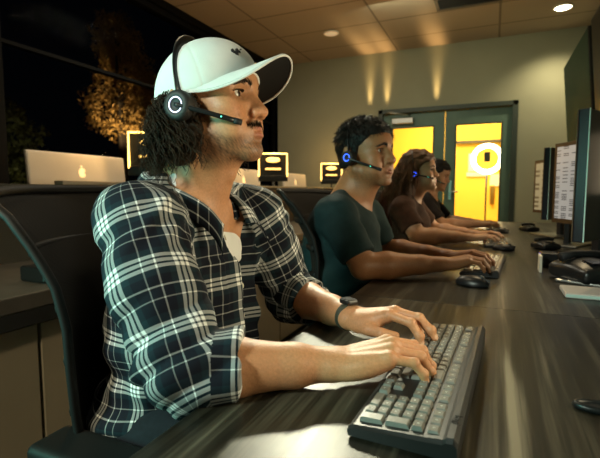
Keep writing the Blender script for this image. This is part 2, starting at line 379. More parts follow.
def evals(items, P):
    d = np.full(len(P), 10.0)
    for op, k, f, lo, hi in items:
        e = f(P)
        if op == 'd': d = d + e
        elif op == 'u':
            if k > 0: h = np.clip(.5 + .5 * (e - d) / k, 0, 1); d = e + (d - e) * h - k * h * (1 - h)
            else: d = np.minimum(d, e)
        elif op == 's':   # subtract
            e = -e
            if k > 0: h = np.clip(.5 - .5 * (e - d) / k, 0, 1); d = e + (d - e) * h + k * h * (1 - h)
            else: d = np.maximum(d, e)
        elif op == 'i':
            if k > 0: h = np.clip(.5 - .5 * (e - d) / k, 0, 1); d = e + (d - e) * h + k * h * (1 - h)
            else: d = np.maximum(d, e)
    return d

def polygonise(sdf, h, name, B=16, margin=.03):
    """sparse surface nets; returns a mesh and its vertex array"""
    it = sdf.items
    lo = np.min([i[3] for i in it if i[3] is not None and i[0] == 'u'], 0) - 3 * h - .012; hi = np.max([i[4] for i in it if i[4] is not None and i[0] == 'u'], 0) + 3 * h + .012
    nb = np.ceil((hi - lo) / (h * B)).astype(int); NX, NY, NZ = (nb * B + 2).tolist()
    gi = np.stack(np.meshgrid(*[np.arange(n) for n in nb], indexing='ij'), -1).reshape(-1, 3)
    cen = lo + (gi + .5) * B * h; rad = B * h * .87
    d = evals(it, cen); keep = np.abs(d) < rad * 1.5 + .012
    gi = gi[keep]; cen = cen[keep]
    near = np.array([np.ones(len(cen), bool) if i[0] in 'di' else (i[2](cen) < rad * 1.25 + margin + i[1]) for i in it])
    ar = np.arange(B + 1); loc = np.stack(np.meshgrid(ar, ar, ar, indexing='ij'), -1).reshape(-1, 3)
    V = []; VI = []; Q = []
    cid = lambda a: a[:, 0] + NX * (a[:, 1] + NY * a[:, 2])
    corners = [(a, b, c) for a in (0, 1) for b in (0, 1) for c in (0, 1)]
    edges = [(p, q) for i, p in enumerate(corners) for q in corners[i + 1:] if sum(abs(x - y) for x, y in zip(p, q)) == 1]
    for bi in range(len(gi)):
        base = gi[bi] * B; sub = [it[j] for j in np.nonzero(near[:, bi])[0]]
        if not any(i[0] == 'u' for i in sub): continue
        D = evals(sub, lo + (base + loc) * h).reshape(B + 1, B + 1, B + 1); S = D < 0
        if S.all() or not S.any(): continue
        cnt = sum(S[a:a + B, b:b + B, c:c + B].astype(np.int8) for a, b, c in corners)
        act = np.argwhere((cnt > 0) & (cnt < 8))
        if not len(act): continue
        acc = np.zeros((len(act), 3)); n = np.zeros(len(act))
        for p, q in edges:
            pp = act + p; qq = act + q; da = D[pp[:, 0], pp[:, 1], pp[:, 2]]; db = D[qq[:, 0], qq[:, 1], qq[:, 2]]
            x = (da < 0) != (db < 0); t = np.where(x, da / np.where(x, da - db, 1), 0)[:, None]
            acc += np.where(x[:, None], np.array(p) + t * (np.array(q) - np.array(p)), 0); n += x
        V.append(lo + (base + act + acc / n[:, None]) * h); VI.append(cid(base + act))
        for ax in range(3):
            o1, o2 = [(1, 2), (2, 0), (0, 1)][ax]
            sl0 = [slice(0, B)] * 3; sl1 = [slice(0, B)] * 3; sl1[ax] = slice(1, B + 1)
            s0 = S[tuple(sl0)]; s1 = S[tuple(sl1)]; e = np.argwhere(s0 != s1)
            if not len(e): continue
            flip = s1[e[:, 0], e[:, 1], e[:, 2]]; g = base + e; u1 = np.zeros(3, int); u1[o1] = 1; u2 = np.zeros(3, int); u2[o2] = 1
            q = np.stack([cid(g - u1 - u2), cid(g - u2), cid(g), cid(g - u1)], 1); q[flip] = q[flip][:, ::-1]; Q.append(q)
    V = np.concatenate(V); VI = np.concatenate(VI); Q = np.concatenate(Q)
    o = np.argsort(VI); VI = VI[o]; V = V[o]; ix = np.clip(np.searchsorted(VI, Q), 0, len(VI) - 1); ok = (VI[ix] == Q).all(1); F = ix[ok]
    me = bpy.data.meshes.new(name); me.vertices.add(len(V)); me.vertices.foreach_set('co', V.astype(np.float32).ravel())
    me.loops.add(F.size); me.loops.foreach_set('vertex_index', F.astype(np.int32).ravel()); me.polygons.add(len(F))
    me.polygons.foreach_set('loop_start', (np.arange(len(F)) * 4).astype(np.int32))
    me.polygons.foreach_set('use_smooth', np.ones(len(F), bool)); me.update(calc_edges=True)
    return me, V, F

def onto(items, P, off=0.0, n=5):
    """slide points onto the surface (plus an offset) along its gradient"""
    P = np.array(P, float).reshape(-1, 3)
    for _ in range(n):
        d = evals(items, P) - off; g = np.stack([evals(items, P + e) - evals(items, P - e) for e in np.eye(3) * .0008], 1); g /= np.linalg.norm(g, axis=1, keepdims=True) + 1e-9
        P = P - g * np.clip(d, -.01, .01)[:, None]
    return P, g

def tint(me, C):
    a = me.color_attributes.new('tint', 'FLOAT_COLOR', 'POINT'); a.data.foreach_set('color', np.hstack([C, np.ones((len(C), 1))]).astype(np.float32).ravel())

def wob(P, f, seed=0):
    """cheap smooth 3-D noise, roughly -1..1"""
    r = np.random.RandomState(seed); out = np.zeros(len(P))
    for i in range(6):
        w = r.normal(size=3); w /= np.linalg.norm(w); out += np.sin(P @ (w * f * (0.7 + .6 * r.rand())) + r.rand() * 6.28)
    return out / 3.0

def strands_mesh(name, lines, r0, r1, n=4):
    """many tapering tubes (locks of hair) as one mesh; lines: (S, K, 3)"""
    L = np.asarray(lines, float); S, K, _ = L.shape
    t = np.gradient(L, axis=1); t /= np.linalg.norm(t, axis=2, keepdims=True) + 1e-9
    ref = np.where(np.abs(t[..., 2:3]) < .9, np.array([0, 0, 1.0]), np.array([1.0, 0, 0]))
    a = np.cross(t, ref); a /= np.linalg.norm(a, axis=2, keepdims=True) + 1e-9; b = np.cross(t, a)
    rr = np.linspace(r0, r1, K)[None, :, None, None]; q = np.arange(n) * 2 * math.pi / n
    V = L[:, :, None] + rr * (a[:, :, None] * np.cos(q)[:, None] + b[:, :, None] * np.sin(q)[:, None])
    s, k, j = np.meshgrid(np.arange(S), np.arange(K - 1), np.arange(n), indexing='ij'); i0 = (s * K + k) * n; j2 = (j + 1) % n
    F = np.stack([i0 + j, i0 + j2, i0 + n + j2, i0 + n + j], -1).reshape(-1, 4)
    me = bpy.data.meshes.new(name); me.from_pydata(V.reshape(-1, 3).tolist(), [], F.tolist()); me.polygons.foreach_set('use_smooth', np.ones(len(F), bool)); me.update(); return me
# ------------------------------------------------------------------ people
def sculpt_head(S, F, male=True, w=1.0, jaw=1.0, ear=True, full=0.0, nl=1.0, nw=1.0):
    """head in its own frame: x forward, y to the person's left, z up, eyes at z=0, ear holes at x=0"""
    S.fr = F; sg = (1, -1)
    S.ell((.000, 0, .030), (.094, .076 * w, .081), 0)
    S.ell((.042, 0, .028), (.054, .062 * w, .056), .03)
    S.ell((.045, 0, -.030), (.047, .056 * w, .066), .03)
    S.ell((.038, 0, -.070), (.050, .048 * w * jaw, .040), .03)
    for y in sg:
        S.cone((.002, y * .051 * w * jaw, -.060), (.078, y * .013 * jaw, -.103), .019, .0145, .022)
        S.ell((.058, y * .045 * w, -.028), (.027, .021, .019), .022)
        S.cone((.086, y * .010, .0175), (.068, y * .047 * w, .0185), .0095 if male else .008, .008, .016)
        S.ell((.060, y * .040 * w, -.060), (.026, .016 + full, .026 + full), .022)
    S.ell((.080, 0, -.103), (.0175, .019 * jaw, .0165), .014)
    S.ell((.074, 0, -.066), (.0265, .028, .026), .018)
    # eye sockets, balls under the lids
    for y in sg:
        S.ell((.101, y * .0325, -.002), (.0215, .0200, .0120), .011, 's')
        S.ell((.080, y * .0125, -.002), (.010, .006, .009), .008)
    # nose
    tx = .098 + .0135 * nl; tz = -.0340
    S.cone((.0870, 0, .008), (tx, 0, tz), .0072, .0098 * nw, .010)
    S.cone((.084, 0, -.004), (.100, 0, -.0355), .0105 * nw, .0135 * nw, .010)
    S.ell((tx + .0012, 0, tz - .0025), (.0098, .0102 * nw, .0090), .006)
    for y in sg:
        S.ell((.1005, y * .0138 * nw, -.0395), (.0110, .0066 * nw, .0082), .004)
        S.ell((.1040, y * .0070 * nw, -.0470), (.0065, .0036 * nw, .0036), .003, 's')
        if male: S.cone((.095, y * .0185 * nw, -.040), (.083, y * .030, -.066), .003, .003, .008, 's')
    # mouth
    S.cone((.0985, 0, -.0645), (.0935, .019, -.0705), .0052, .0030, .005); S.cone((.0985, 0, -.0645), (.0935, -.019, -.0705), .0052, .0030, .005)
    S.ell((.0975, 0, -.0775), (.0078, .0165, .0062), .004)
    S.ell((.108, 0, -.0712), (.0145, .026, .0011), .002, 's'); S.ell((.100, 0, -.0875), (.006, .015, .0035), .008, 's')
    S.ell((.1055, 0, -.0565), (.003, .003, .006), .004, 's')
    # lids: two shells round each eyeball
    for y in sg:
        c = (.0725, y * .0318, -.002)
        for up in (1, -1):
            L = Sdf(); L.fr = F; L.ell(c, (.0140,) * 3, 0)
            L.ell((c[0] + .012, c[1], c[2] - up * .0123), (.03, .03, (.0172 if up > 0 else .0180)), .001, 's', rot=(0, R_(10) * up, 0))
            S.group(L, .0015)
    if ear:
        for y in sg:
            S.ell((-.012, y * .079 * w, -.010), (.018, .0065, .031), .006, rot=(0, R_(-12), y * R_(-20)))
            S.ell((-.006, y * .0865 * w, -.012), (.009, .006, .016), .004, 's')

def head_tint(P, F, base, lip, stubble=None, s_amt=0.0):
    q = F.inv(P); C = np.tile(np.array(base, float), (len(P), 1))
    inh = (q[:, 2] > -.145) & (q[:, 2] < .13) & (np.abs(q[:, 0]) < .14) & (np.abs(q[:, 1]) < .1)
    g = lambda c, r: np.exp(-((((q - np.array(c)) / np.array(r)) ** 2).sum(1))) * inh
    for y in (1, -1):
        C += g((.075, y * .045, -.040), (.03, .022, .02))[:, None] * np.array([.05, -.008, -.008])[None] * base[0] * 2
        C *= 1 - .30 * g((.080, y * .031, -.012), (.02, .02, .007))[:, None]
    C += g((.118, 0, -.042), (.014, .016, .012))[:, None] * np.array([.05, -.01, -.01])[None] * base[0] * 2
    m = np.maximum(g((.099, 0, -.0655), (.012, .017, .0042)), g((.099, 0, -.0770), (.014, .0155, .0052)))[:, None]; m = np.clip(m * 1.5, 0, 1)
    C = C * (1 - m) + np.array(lip) * m
    if stubble is not None:
        x, y, z = q[:, 0], np.abs(q[:, 1]), q[:, 2]
        edge = -.052 - .020 * np.clip((x - .01) / .06, 0, 1) + .012 * (x < .02) - .010 * wob(q, 300, 3) * .2
        beard = np.clip((edge - z) / .014, 0, 1) * np.clip((z + .135) / .018, 0, 1) * (x > -.005)
        must = np.exp(-((x - .098) / .016) ** 2 - (y / .026) ** 4 - ((z + .0565) / .0065) ** 2) * 1.2
        chin = np.exp(-((x - .088) / .03) ** 2 - (y / .03) ** 4 - ((z + .103) / .018) ** 2)
        s = np.clip(np.maximum(np.maximum(beard * .75, must), chin), 0, 1) * inh * s_amt * (1 - m[:, 0]); s *= .75 + .35 * wob(q, 1800, 5)
        s = np.clip(s, 0, 1)[:, None]; C = C * (1 - s) + np.array(stubble) * s
    return np.clip(C, .001, 1)

FING = dict(  # MCP offset (x, y toward the thumb), phalanx lengths, root radius
    index=((.0925, .0270, .002), (.043, .026, .020), .0092), middle=((.0965, .0065, .0045), (.047, .029, .021), .0094),
    ring=((.0905, -.0135, .003), (.043, .028, .021), .0089), pinky=((.0810, -.0310, -.001), (.034, .021, .019), .0080))

def sculpt_hand(S, wrist, fwd, up, side, curl, spread=(3, 0, -3, -7), thumb=0, sc=1.0, tints=None):
    """side +1: thumb toward +y of the hand frame (a palm-down right hand); curl: four (mcp, pip, dip) bends in degrees"""
    x = np.array(fwd, float); x /= np.linalg.norm(x); z = np.array(up, float); z -= x * (z @ x); z /= np.linalg.norm(z); y = np.cross(z, x)
    F = Fr(wrist, R=np.stack([x, y * side, z], 1), scale=sc)   # mirrored for the other hand
    S.fr = F
    H = Sdf(); H.fr = F
    for (o, L, r), wy in zip(FING.values(), (.015, .006, -.006, -.015)):
        H.cone((-.004, wy, 0), (o[0] * .96, o[1] * .97, o[2] - .003), .0165, .0108, .010)
    H.ell((.050, 0, -.004), (.050, .034, .012), .012)
    H.ell((.040, .026, -.010), (.034, .016, .016), .012); H.ell((.040, -.024, -.009), (.038, .014, .014), .012)
    for (o, L, r) in FING.values():
        H.ell((o[0] - .002, o[1], o[2] + .0045), (.0095, .0072, .0075), .006)
        H.cone((.012, o[1] * .45, .0125), (o[0] - .012, o[1] * .95, o[2] + .0068), .0022, .0026, .006)
    parts = []; nails = []
    for (nm, (o, L, r)), cu, sp in zip(FING.items(), curl, spread):
        G = Sdf(); G.fr = F; p = np.array(o, float); a = 0.0; sy = R_(sp)
        G.cone((o[0] - .018, o[1] * .97, o[2] - .003), p, r * 1.02, r * 1.04, 0)
        for j, (l, b) in enumerate(zip(L, cu)):
            a += R_(b); d = np.array([math.cos(a) * math.cos(sy), math.cos(a) * math.sin(sy), -math.sin(a)]); q = p + d * l
            ra, rb = r * (1.0, .92, .84)[j], r * (.90, .82, .68)[j]
            G.cone(p, q - d * (rb if j == 2 else 0), ra, rb, .003)
            if j: 
                nrm = np.array([math.sin(a), 0, math.cos(a)]); G.ell(p + nrm * r * .25, (r * .85, r * .92, r * .85), .003)
            if j == 2:
                nrm = np.array([math.sin(a), 0, math.cos(a)]); nails.append((F.p(q - d * rb * .9 + nrm * rb * .75), F.R @ d, .0062 * sc))
            p = q
        parts.append(G)
    th = Sdf(); th.fr = F; t = R_(thumb); ct, st = math.cos(t), math.sin(t)
    pts = [(.018, .021, -.010), (.052, .043, -.019), (.080, .053 - .008 * st, -.026), (.104, .050 - .02 * st, -.033)]
    th.cone(pts[0], pts[1], .0145, .0115, 0); th.cone(pts[1], pts[2], .0112, .0098, .004); th.cone(pts[2], pts[3], .0098, .0072, .003)
    S.fr = ID; S.group(H, .014)
    for G in parts: S.group(G, .0035)
    S.group(th, .010)
    if tints is not None: tints += nails
    return F

def arm(S, sh, el, wr, r=(.052, .043, .043, .036, .027), k=.02):
    """upper arm, elbow, forearm that swells below the elbow and thins to the wrist"""
    sh, el, wr = (np.array(v, float) for v in (sh, el, wr)); S.fr = ID
    S.cone(sh, sh + (el - sh) * .45, r[0], r[1] * 1.06, k); S.cone(sh + (el - sh) * .45, el, r[1] * 1.06, r[2] * .95, .015)
    m = el + (wr - el) * .30; m2 = el + (wr - el) * .72
    S.cone(el, m, r[2] * .95, r[2], .012); S.cone(m, m2, r[2], r[3] * .86, .012)
    # flattened wrist
    S.cone(m2, wr, r[3] * .86, r[4] * .86, .012)

def curls(n, seed, roots, drop, amp, freq, K=12, spread=.015, back=.0, gather=None):
    """locks from root points with outward normals; wavy, falling by 'drop' """
    rs = np.random.RandomState(seed); out = []
    for i in range(n):
        p, nr, L = roots(rs); ph = rs.rand() * 6.28; f = freq * (.8 + .4 * rs.rand()); am = amp * (.6 + .7 * rs.rand()); pts = []
        d = nr * .5 + np.array([0, 0, -1.0]) * drop + rs.normal(size=3) * spread * 8; d /= np.linalg.norm(d)
        s1 = np.cross(d, [0.3, 1, 0.1]); s1 /= np.linalg.norm(s1); s2 = np.cross(d, s1)
        for j in range(K):
            u = j / (K - 1); e = min(1, u * 2.5)
            pts.append(p + d * L * u + np.array([0, 0, -.25 * L * u * u * drop]) + (s1 * math.sin(ph + f * u) + s2 * math.cos(ph + f * u)) * am * e + nr * .006 * math.sin(u * 3.1))
        out.append(pts)
    return np.array(out)

def short_hair(name, F, parent, m, n, seed, length, top=(.02, .98), front=.02, lift=.5, r=.0011, rmin=-.03, w=1.0):
    """cropped hair: short strands leaning over the skull, denser on top"""
    rs = np.random.RandomState(seed); out = []
    c = np.array([-.004, 0, .033]); rad = np.array([.101, .0785 * w, .089])
    while len(out) < n:
        v = rs.normal(size=3); v /= np.linalg.norm(v); p = c + v * rad
        lim = np.interp(p[0], [-.06, -.03, -.012, .012, .03, .052, .075], [-.05, -.045, -.025, -.012, .016, .038, .052])
        if p[2] < lim or p[0] > .088: continue
        t = np.array([.35, 0, -.15]) if p[2] > .07 else np.array([-.2, 0, -.8]); t = t - v * (t @ v)
        L = length * (.6 + .6 * rs.rand()) * (1 if p[2] > .05 else .55)
        d = v * lift * (1 if p[2] > .04 else .35) + t + rs.normal(size=3) * .25; d /= np.linalg.norm(d)
        out.append([F.p(p + d * L * u + v * .002 + np.array([0, 0, -.2 * L * u * u])) for u in (0, .33, .66, 1)])
    return link(name, strands_mesh(name, out, r, r * .35), m, parent)

def hair_shell(F, w=1.0, grow=.007, fringe=.045, nape=-.05, seed=0, tex=.003, temple=.0):
    """a close skull cap of hair with a hairline"""
    S = Sdf(); S.fr = F
    S.ell((-.004, 0, .035), (.099 + grow, .077 * w + grow, .087 + grow), 0); S.ell((.040, 0, .036), (.052 + grow * .8, .062 * w + grow * .8, .056 + grow), .02)
    S.ell((-.050, 0, -.030), (.048, .058 * w, .045), .02)
    hx = np.array([-.06, -.030, -.012, .012, .030, .052, .075, .11]); hz = np.array([-.20, -.060, -.030 + temple, -.018 + temple, .012, .034, fringe, fringe + .012])
    S.items.append(('s', .006, lambda P: ((lambda q: (q[:, 2] - np.interp(q[:, 0], hx, hz)) * .65)(F.inv(P))), None, None))
    S.box((0, 0, nape - .1), (.3, .3, .1), .01, .01, 's')
    S.func(lambda P: tex * wob(P, 160, seed) + tex * .6 * wob(P, 420, seed + 1)); return S

def brows(F, parent, m, seed, thick=1.0, n=140, items=None):
    rs = np.random.RandomState(seed)
    for y in (1, -1):
        out = []
        for i in range(n):
            u = rs.rand(); yy = .010 + .037 * u; x = .0955 - .020 * u ** 1.7; z = .0135 + .0075 * math.sin(min(1, u * 1.15) * 2.6) * (1) - .004 * u + rs.normal() * .0016 * thick * (1.3 - u)
            d = np.array([-.35 * u - .05, (.4 + .6 * u), .55 - .75 * u]); d /= np.linalg.norm(d); p = np.array([x + .0005, yy, z]); L = .0075
            out.append([F.p((q[0], q[1] * y, q[2])) for q in (p, p + d * L * .5, p + d * L)])
        out = np.array(out)
        if items: q3, g = onto(items, out); out = (q3 + g * np.tile([[-.0004], [.0012], [.0008]], (len(out), 1))).reshape(out.shape)
        link('eyebrow', strands_mesh('eyebrow', out, .0006 * F.s, .0002), m, parent)

def eyes(F, parent, look=(1, 0, 0)):
    base = bpy.data.meshes.get('eyeball')
    if base is None:
        S = Sdf(); S.ell((0, 0, 0), (.0124,) * 3, 0); S.ell((.0055, 0, 0), (.0078, .0068, .0068), .002); base, V, Fc = polygonise(S, .0012, 'eyeball')
        r = np.hypot(V[:, 1], V[:, 2]); fr = V[:, 0] > 0; C = np.tile([.62, .58, .52], (len(V), 1)); C[fr & (r < .0063)] = (.045, .022, .010); C[fr & (r < .0026)] = (.002, .002, .002); tint(base, C)
        base.materials.append(MT['eye'])
    for y in (1, -1):
        o = link('eye', base, None, parent); o.matrix_local = F.mat4() @ Matrix.Translation((.0726, y * .0318, -.002)) @ Vector(look).to_track_quat('X', 'Z').to_matrix().to_4x4()

def lashes(F, parent, m):
    for y in (1, -1):
        out = []
        for i in range(46):
            t = R_(-62 + 128 * i / 45); c = np.array([.0725, y * .0318, -.002]); d = np.array([math.cos(t), y * math.sin(t), 0])
            p = c + d * .0136 + np.array([0, 0, .0052 - .0035 * (t / 1.2) ** 2]); out.append([F.p(p), F.p(p + d * .0035 - np.array([0, 0, .0012])), F.p(p + d * .0065 + np.array([0, 0, .0006]))])
        link('eyelashes', strands_mesh('eyelashes', out, .00055 * F.s, .0002), m, parent)

MT['eye'] = attr_mat('eye', 'tint', .12)

def headset(label, F, led, w=.083, cup=(-.004, -.012), boom_end=(.092, -.058), band_z=.133, far=True, scale=1.0, cupr=.027):
    """over-the-head band with one ear cup (and pad) on the side we see, glowing ring, boom with mic"""
    t = thing('headset', label, 'headset', F.p((0, -w, cup[1])), 0, None)
    inv = np.array(t.location)
    def loc(q): return F.p(q) - inv
    cx, cz = cup; yb = -w
    def frame(y, s):   # disc frame, axis along the head's side
        m = F.mat4(); m.translation = Vector(loc((cx, y, cz))); return m @ Matrix.Rotation(R_(90) * s, 4, 'X')
    b = MB(); pts = []
    for i in range(25):
        a = math.pi * i / 24; pts.append(loc((cx - .002 - .012 * math.sin(a), -(w + .002) * math.cos(a), cz + .018 + (band_z - cz - .018) * math.sin(a) ** .8)))
    b.tube(pts, .0092, 8, flat=(.34, 1.0)); b.build('headband', MT['black'], t)
    for s in ((1, -1) if far else (1,)):
        b = MB(); b.lathe([(cupr * .55, -.016), (cupr * .96, -.013), (cupr, -.004), (cupr, .004), (cupr * .93, .0095), (cupr * .72, .0115), (.0145, .0115), (.0135, .0095), (.002, .0095)], 32, frame(-s * (w + .010), s))
        c = b.build('ear_cup', MT['black_soft'], t)
        b = MB(); b.ring(cupr * .48, .0012, frame(-s * (w + .010), s) @ Matrix.Translation((0, 0, .0108)), 32, 6)
        if s == 1: b.build('light_ring', led, c)
        b = MB(); b.ring(cupr * .72, .008, frame(-s * (w + .010), s) @ Matrix.Translation((0, 0, -.014)), 28, 8); b.build('ear_pad', MT['black_soft'], c)
    b = MB(); p0 = np.array([cx, -(w + .024), cz]); p1 = np.array([boom_end[0], -.060, boom_end[1]])
    pm = (p0 + p1) / 2 + np.array([0, -.014, .002]); bz = [(1 - u) ** 2 * p0 + 2 * u * (1 - u) * pm + u * u * p1 for u in np.linspace(0, 1, 11)]
    b.tube([loc(q) for q in bz], [.0042] * 8 + [.0047] * 3, 8, flat=(1.0, .6)); bo = b.build('boom', MT['black'], t)
    b = MB(); b.tube([loc(bz[-1] + (bz[-1] - bz[-3]) * u) for u in (-.15, .45)], .0054, 8, flat=(1, .65)); b.build('microphone', MT['black_matte'], bo)
    b = MB(); q = bz[-3] + np.array([0, -.0032, 0]); b.lathe([(.0012, 0), (.0012, .0016)], 8, Matrix.Translation(loc(q)) @ frame(0, 1).to_3x3().to_4x4()); b.build('indicator_light', MT['teal_led'], bo)
    b = MB(); b.tube([loc((cx, -(w + .021), cz)), loc((cx + .008, -(w + .0225), cz - .003))], .0038, 8); b.build('boom_pivot', MT['charcoal'], t)
    return t

def torso_items(S, p, grow=0.0, k=.05):
    S.fr = ID
    for c, r in p: S.ell(c, np.array(r) + grow, k)

def project_uv(me, V, regions):
    """cloth coordinates per face corner; regions: list of (mask_fn, uv_fn) tried in order on face centres"""
    n = len(me.polygons); ix = np.empty(len(me.loops), np.int32); me.loops.foreach_get('vertex_index', ix); F = ix.reshape(n, -1)
    C = V[F].mean(1); UV = np.zeros((n, F.shape[1], 2)); left = np.ones(n, bool)
    for mk, uf in regions:
        sel = left & mk(C)
        if sel.any(): UV[sel] = uf(V[F[sel]].reshape(-1, 3)).reshape(-1, F.shape[1], 2)
        left &= ~sel
    l = me.uv_layers.new(name='cloth'); l.data.foreach_set('uv', UV.astype(np.float32).ravel())

def legs(parent, X, Y0, z=.60, h=.006, shoes=True, m='denim', dx=.44, knee_z=.585, hip_w=.095):
    S = Sdf()
    S.ell((X, Y0, z + .01), (.135, .175, .095), .0)
    for y in (1, -1):
        a = (X + .02, Y0 + y * hip_w, z); kn = (X + dx, Y0 + y * (hip_w + .025), knee_z); an = (X + dx + .02, Y0 + y * (hip_w + .03), .12)
        S.cone(a, kn, .085, .066, .04); S.cone(kn, an, .064, .048, .03)
    S.func(lambda P: .003 * wob(P, 70, 7))
    me, V, F = polygonise(S, h, 'trousers'); link('trousers', me, MT[m], parent)
    for y in (1, -1):
        S = Sdf(); q = np.array([X + dx + .02, Y0 + y * (hip_w + .03), 0])
        S.cone(q + (-.03, 0, .045), q + (.15, y * .02, .034), .040, .034, 0); S.cone(q + (0, 0, .10), q + (0, 0, .05), .044, .045, .03); S.box(q + (.06, 0, -.03), (.3, .3, .034), .001, .004, 's')
        me, V, F = polygonise(S, .006, 'shoe'); link('shoe', me, MT['shoe'], parent)
# ------------------------------------------------------------------ the man in the cap
def man_in_cap():
    Y0 = .72
    root = thing('person', 'man in a white cap and navy plaid shirt typing with his headset on', 'person', (-.66, Y0, 0))
    base_off = Vector(root.location)
    def adopt(o): o.location = o.location - base_off if o.type != 'EMPTY' else o.location
    HF = Fr((-.513, Y0, 1.200), R_(3), R_(7)); CF = Fr((-.513, Y0, 1.200), R_(5), R_(21))
    B = Sdf(); sculpt_head(B, HF, True, 1.0, 1.0, nl=.9)
    B.fr = ID
    nk = HF.p((-.020, 0, -.075)); B.cone(nk, (-.580, Y0, 1.000), .055, .064, .030)
    B.cone(HF.p((.010, 0, -.115)), (-.545, Y0, .985), .034, .05, .03); B.ell(HF.p((.027, 0, -.140)), (.011, .010, .014), .012)
    for y in (1, -1): B.cone(HF.p((-.022, y * .058, -.060)), (-.515, Y0 + y * .020, 1.000), .013, .009, .016)
    torso_items(B, [((-.580, Y0, .89), (.095, .150, .13)), ((-.620, Y0, .74), (.10, .14, .16)), ((-.66, Y0, .60), (.10, .15, .08))])
    shR, elR, wrR = (-.533, .552, .968), (-.400, .490, .775), (-.206, .592, .776)
    shL, elL, wrL = (-.510, .890, .970), (-.462, .985, .772), (-.250, .822, .778)
    for a, b in ((shR, elR), (shL, elL)): B.cone((-.58, Y0, .965), np.array(a) - (0, 0, .012), .055, .045, .05)
    arm(B, shR, elR, wrR); arm(B, shL, elL, wrL)
    nails = []
    sculpt_hand(B, wrR, (.88, .44, .25), (-.25, -.14, 1), 1, ((26, 46, 24), (30, 44, 22), (28, 44, 22), (22, 42, 20)), (4, 1, -4, -10), 10, .96, nails)
    sculpt_hand(B, wrL, (.97, -.12, .24), (-.22, .10, 1), -1, ((24, 42, 22), (20, 34, 18), (22, 36, 18), (22, 38, 18)), (5, 1, -3, -8), 10, .98, nails)
    me, V, F = polygonise(B, .0023, 'person_body')
    C = head_tint(V, HF, (.50, .240, .115), (.40, .135, .085), (.045, .026, .015), 1.0)
    for c, d, r in nails: 
        q = V - c; C[(np.linalg.norm(q, axis=1) < r)] = (.60, .36, .24)
    tint(me, C); body = link('body', me, MT['skin'], None)
    kids = [body]
    def kid(o): kids.append(o); return o
    # --- eyes, brows, moustache
    n0 = set(bpy.data.objects)
    eyes(HF, None, (1, .05, -.06)); lashes(HF, None, MT['hair_dark']); brows(HF, None, MT['hair_dark'], 3, .75, 105, B.items)
    rs = np.random.RandomState(4); out = []
    n = 240; y = rs.uniform(-1, 1, n); z = -.0560 - .0085 * np.abs(y) ** 2.2 + rs.normal(size=n) * .0022
    q = np.array([HF.p((.100 - .012 * a * a, a * .0275, b)) for a, b in zip(y, z)]); q, g = onto(B.items, q)
    d = np.stack([.1 + 0 * y, .85 * y, -.6 + 0 * y], 1) @ HF.R.T; d -= g * (d * g).sum(1, keepdims=True); d /= np.linalg.norm(d, axis=1, keepdims=True)
    out = np.stack([q - g * .0004, q + d * .003 + g * .0011, q + d * .0062 + g * .0008], 1)
    link('moustache', strands_mesh('moustache', out, .00055, .0002), MT['hair_dark'])
    # --- wavy hair below the cap, at the nape and round the ears
    S = Sdf(); S.fr = HF
    S.ell((-.040, 0, -.035), (.053, .078, .062), 0); S.ell((-.036, -.045, -.072), (.040, .040, .048), .03); S.ell((-.036, .045, -.072), (.040, .040, .048), .03)
    S.ell((-.004, -.074, -.050), (.024, .014, .050), .015); S.ell((-.004, .074, -.050), (.024, .014, .050), .015)
    S.func(lambda P: .007 * wob(P, 130, 2) + .004 * wob(P, 330, 4)); hm, hv, hf = polygonise(S, .0045, 'hair'); link('hair', hm, MT['hair_dark'])
    def roots(rs):
        a = rs.uniform(-1, 1) * 2.25 + math.pi; z = rs.uniform(-.05, .02); front = abs(a - math.pi) > 1.5
        p = np.array([-.030 + .057 * math.cos(a), .078 * math.sin(a), z]); n = np.array([math.cos(a), math.sin(a), 0])
        if front: p[0] = min(p[0], .012)
        return HF.p(p), HF.R @ n, rs.uniform(.038, .084) * (.9 if front else 1)
    link('hair_locks', strands_mesh('hair_locks', curls(2600, 5, roots, 1.25, .0072, 12.5, 14, .024), .0011, .0005, 4), MT['hair_dark'])
    # --- shirt
    S = Sdf(); 
    tor = [((-.575, Y0, .885), (.122, .176, .135)), ((-.590, Y0 + .01, .750), (.152, .176, .165)), ((-.635, Y0, .590), (.132, .178, .095))]
    torso_items(S, tor, 0, .05)
    S.cone((-.560, .575, .972), (-.560, .865, .972), .060, .060, .04)
    for y in (1, -1): S.cone((-.572, Y0 + y * .05, 1.025), (-.568, Y0 + y * .15, 1.000), .040, .048, .03)
    sleeve = []
    for sh, el, wr, sd in ((shR, elR, wrR, -1), (shL, elL, wrL, 1)):
        sh, el, wr = np.array(sh), np.array(el), np.array(wr); sleeve.append((sh, el, wr))
        md = sh + (el - sh) * .5 + np.array([-.004, sd * .006, 0])
        S.cone(sh, md, .072, .067, .035); S.cone(md, el, .067, .061, .02)
        e2 = el + (wr - el) * .28; S.cone(el, e2, .060, .057, .02)
        c0 = el + (wr - el) * .16; c1 = el + (wr - el) * .31; S.cone(c0, c1, .058, .056, .003)
        ax = (wr - el) / np.linalg.norm(wr - el); cut = el + ax * .0
        S.box(c1 + ax * .080, (.066, .2, .2), .001, .002, 's', fr=None, rot=Vector(ax).to_track_quat('X', 'Z').to_euler())
    # neck opening and the open V of the front
    S.cone((-.556, Y0, .985), HF.p((-.015, 0, -.12)), .064, .074, .008, 's')
    vz = Matrix.Rotation(R_(-15), 3, 'Y')
    [S.cone((x, Y0 + .012, .858 + .1 * (-.43 - x)), (x - .03, Y0 + .010, 1.040), .009, .056, .005, 's') for x in (-.40, -.43, -.46, -.485)]
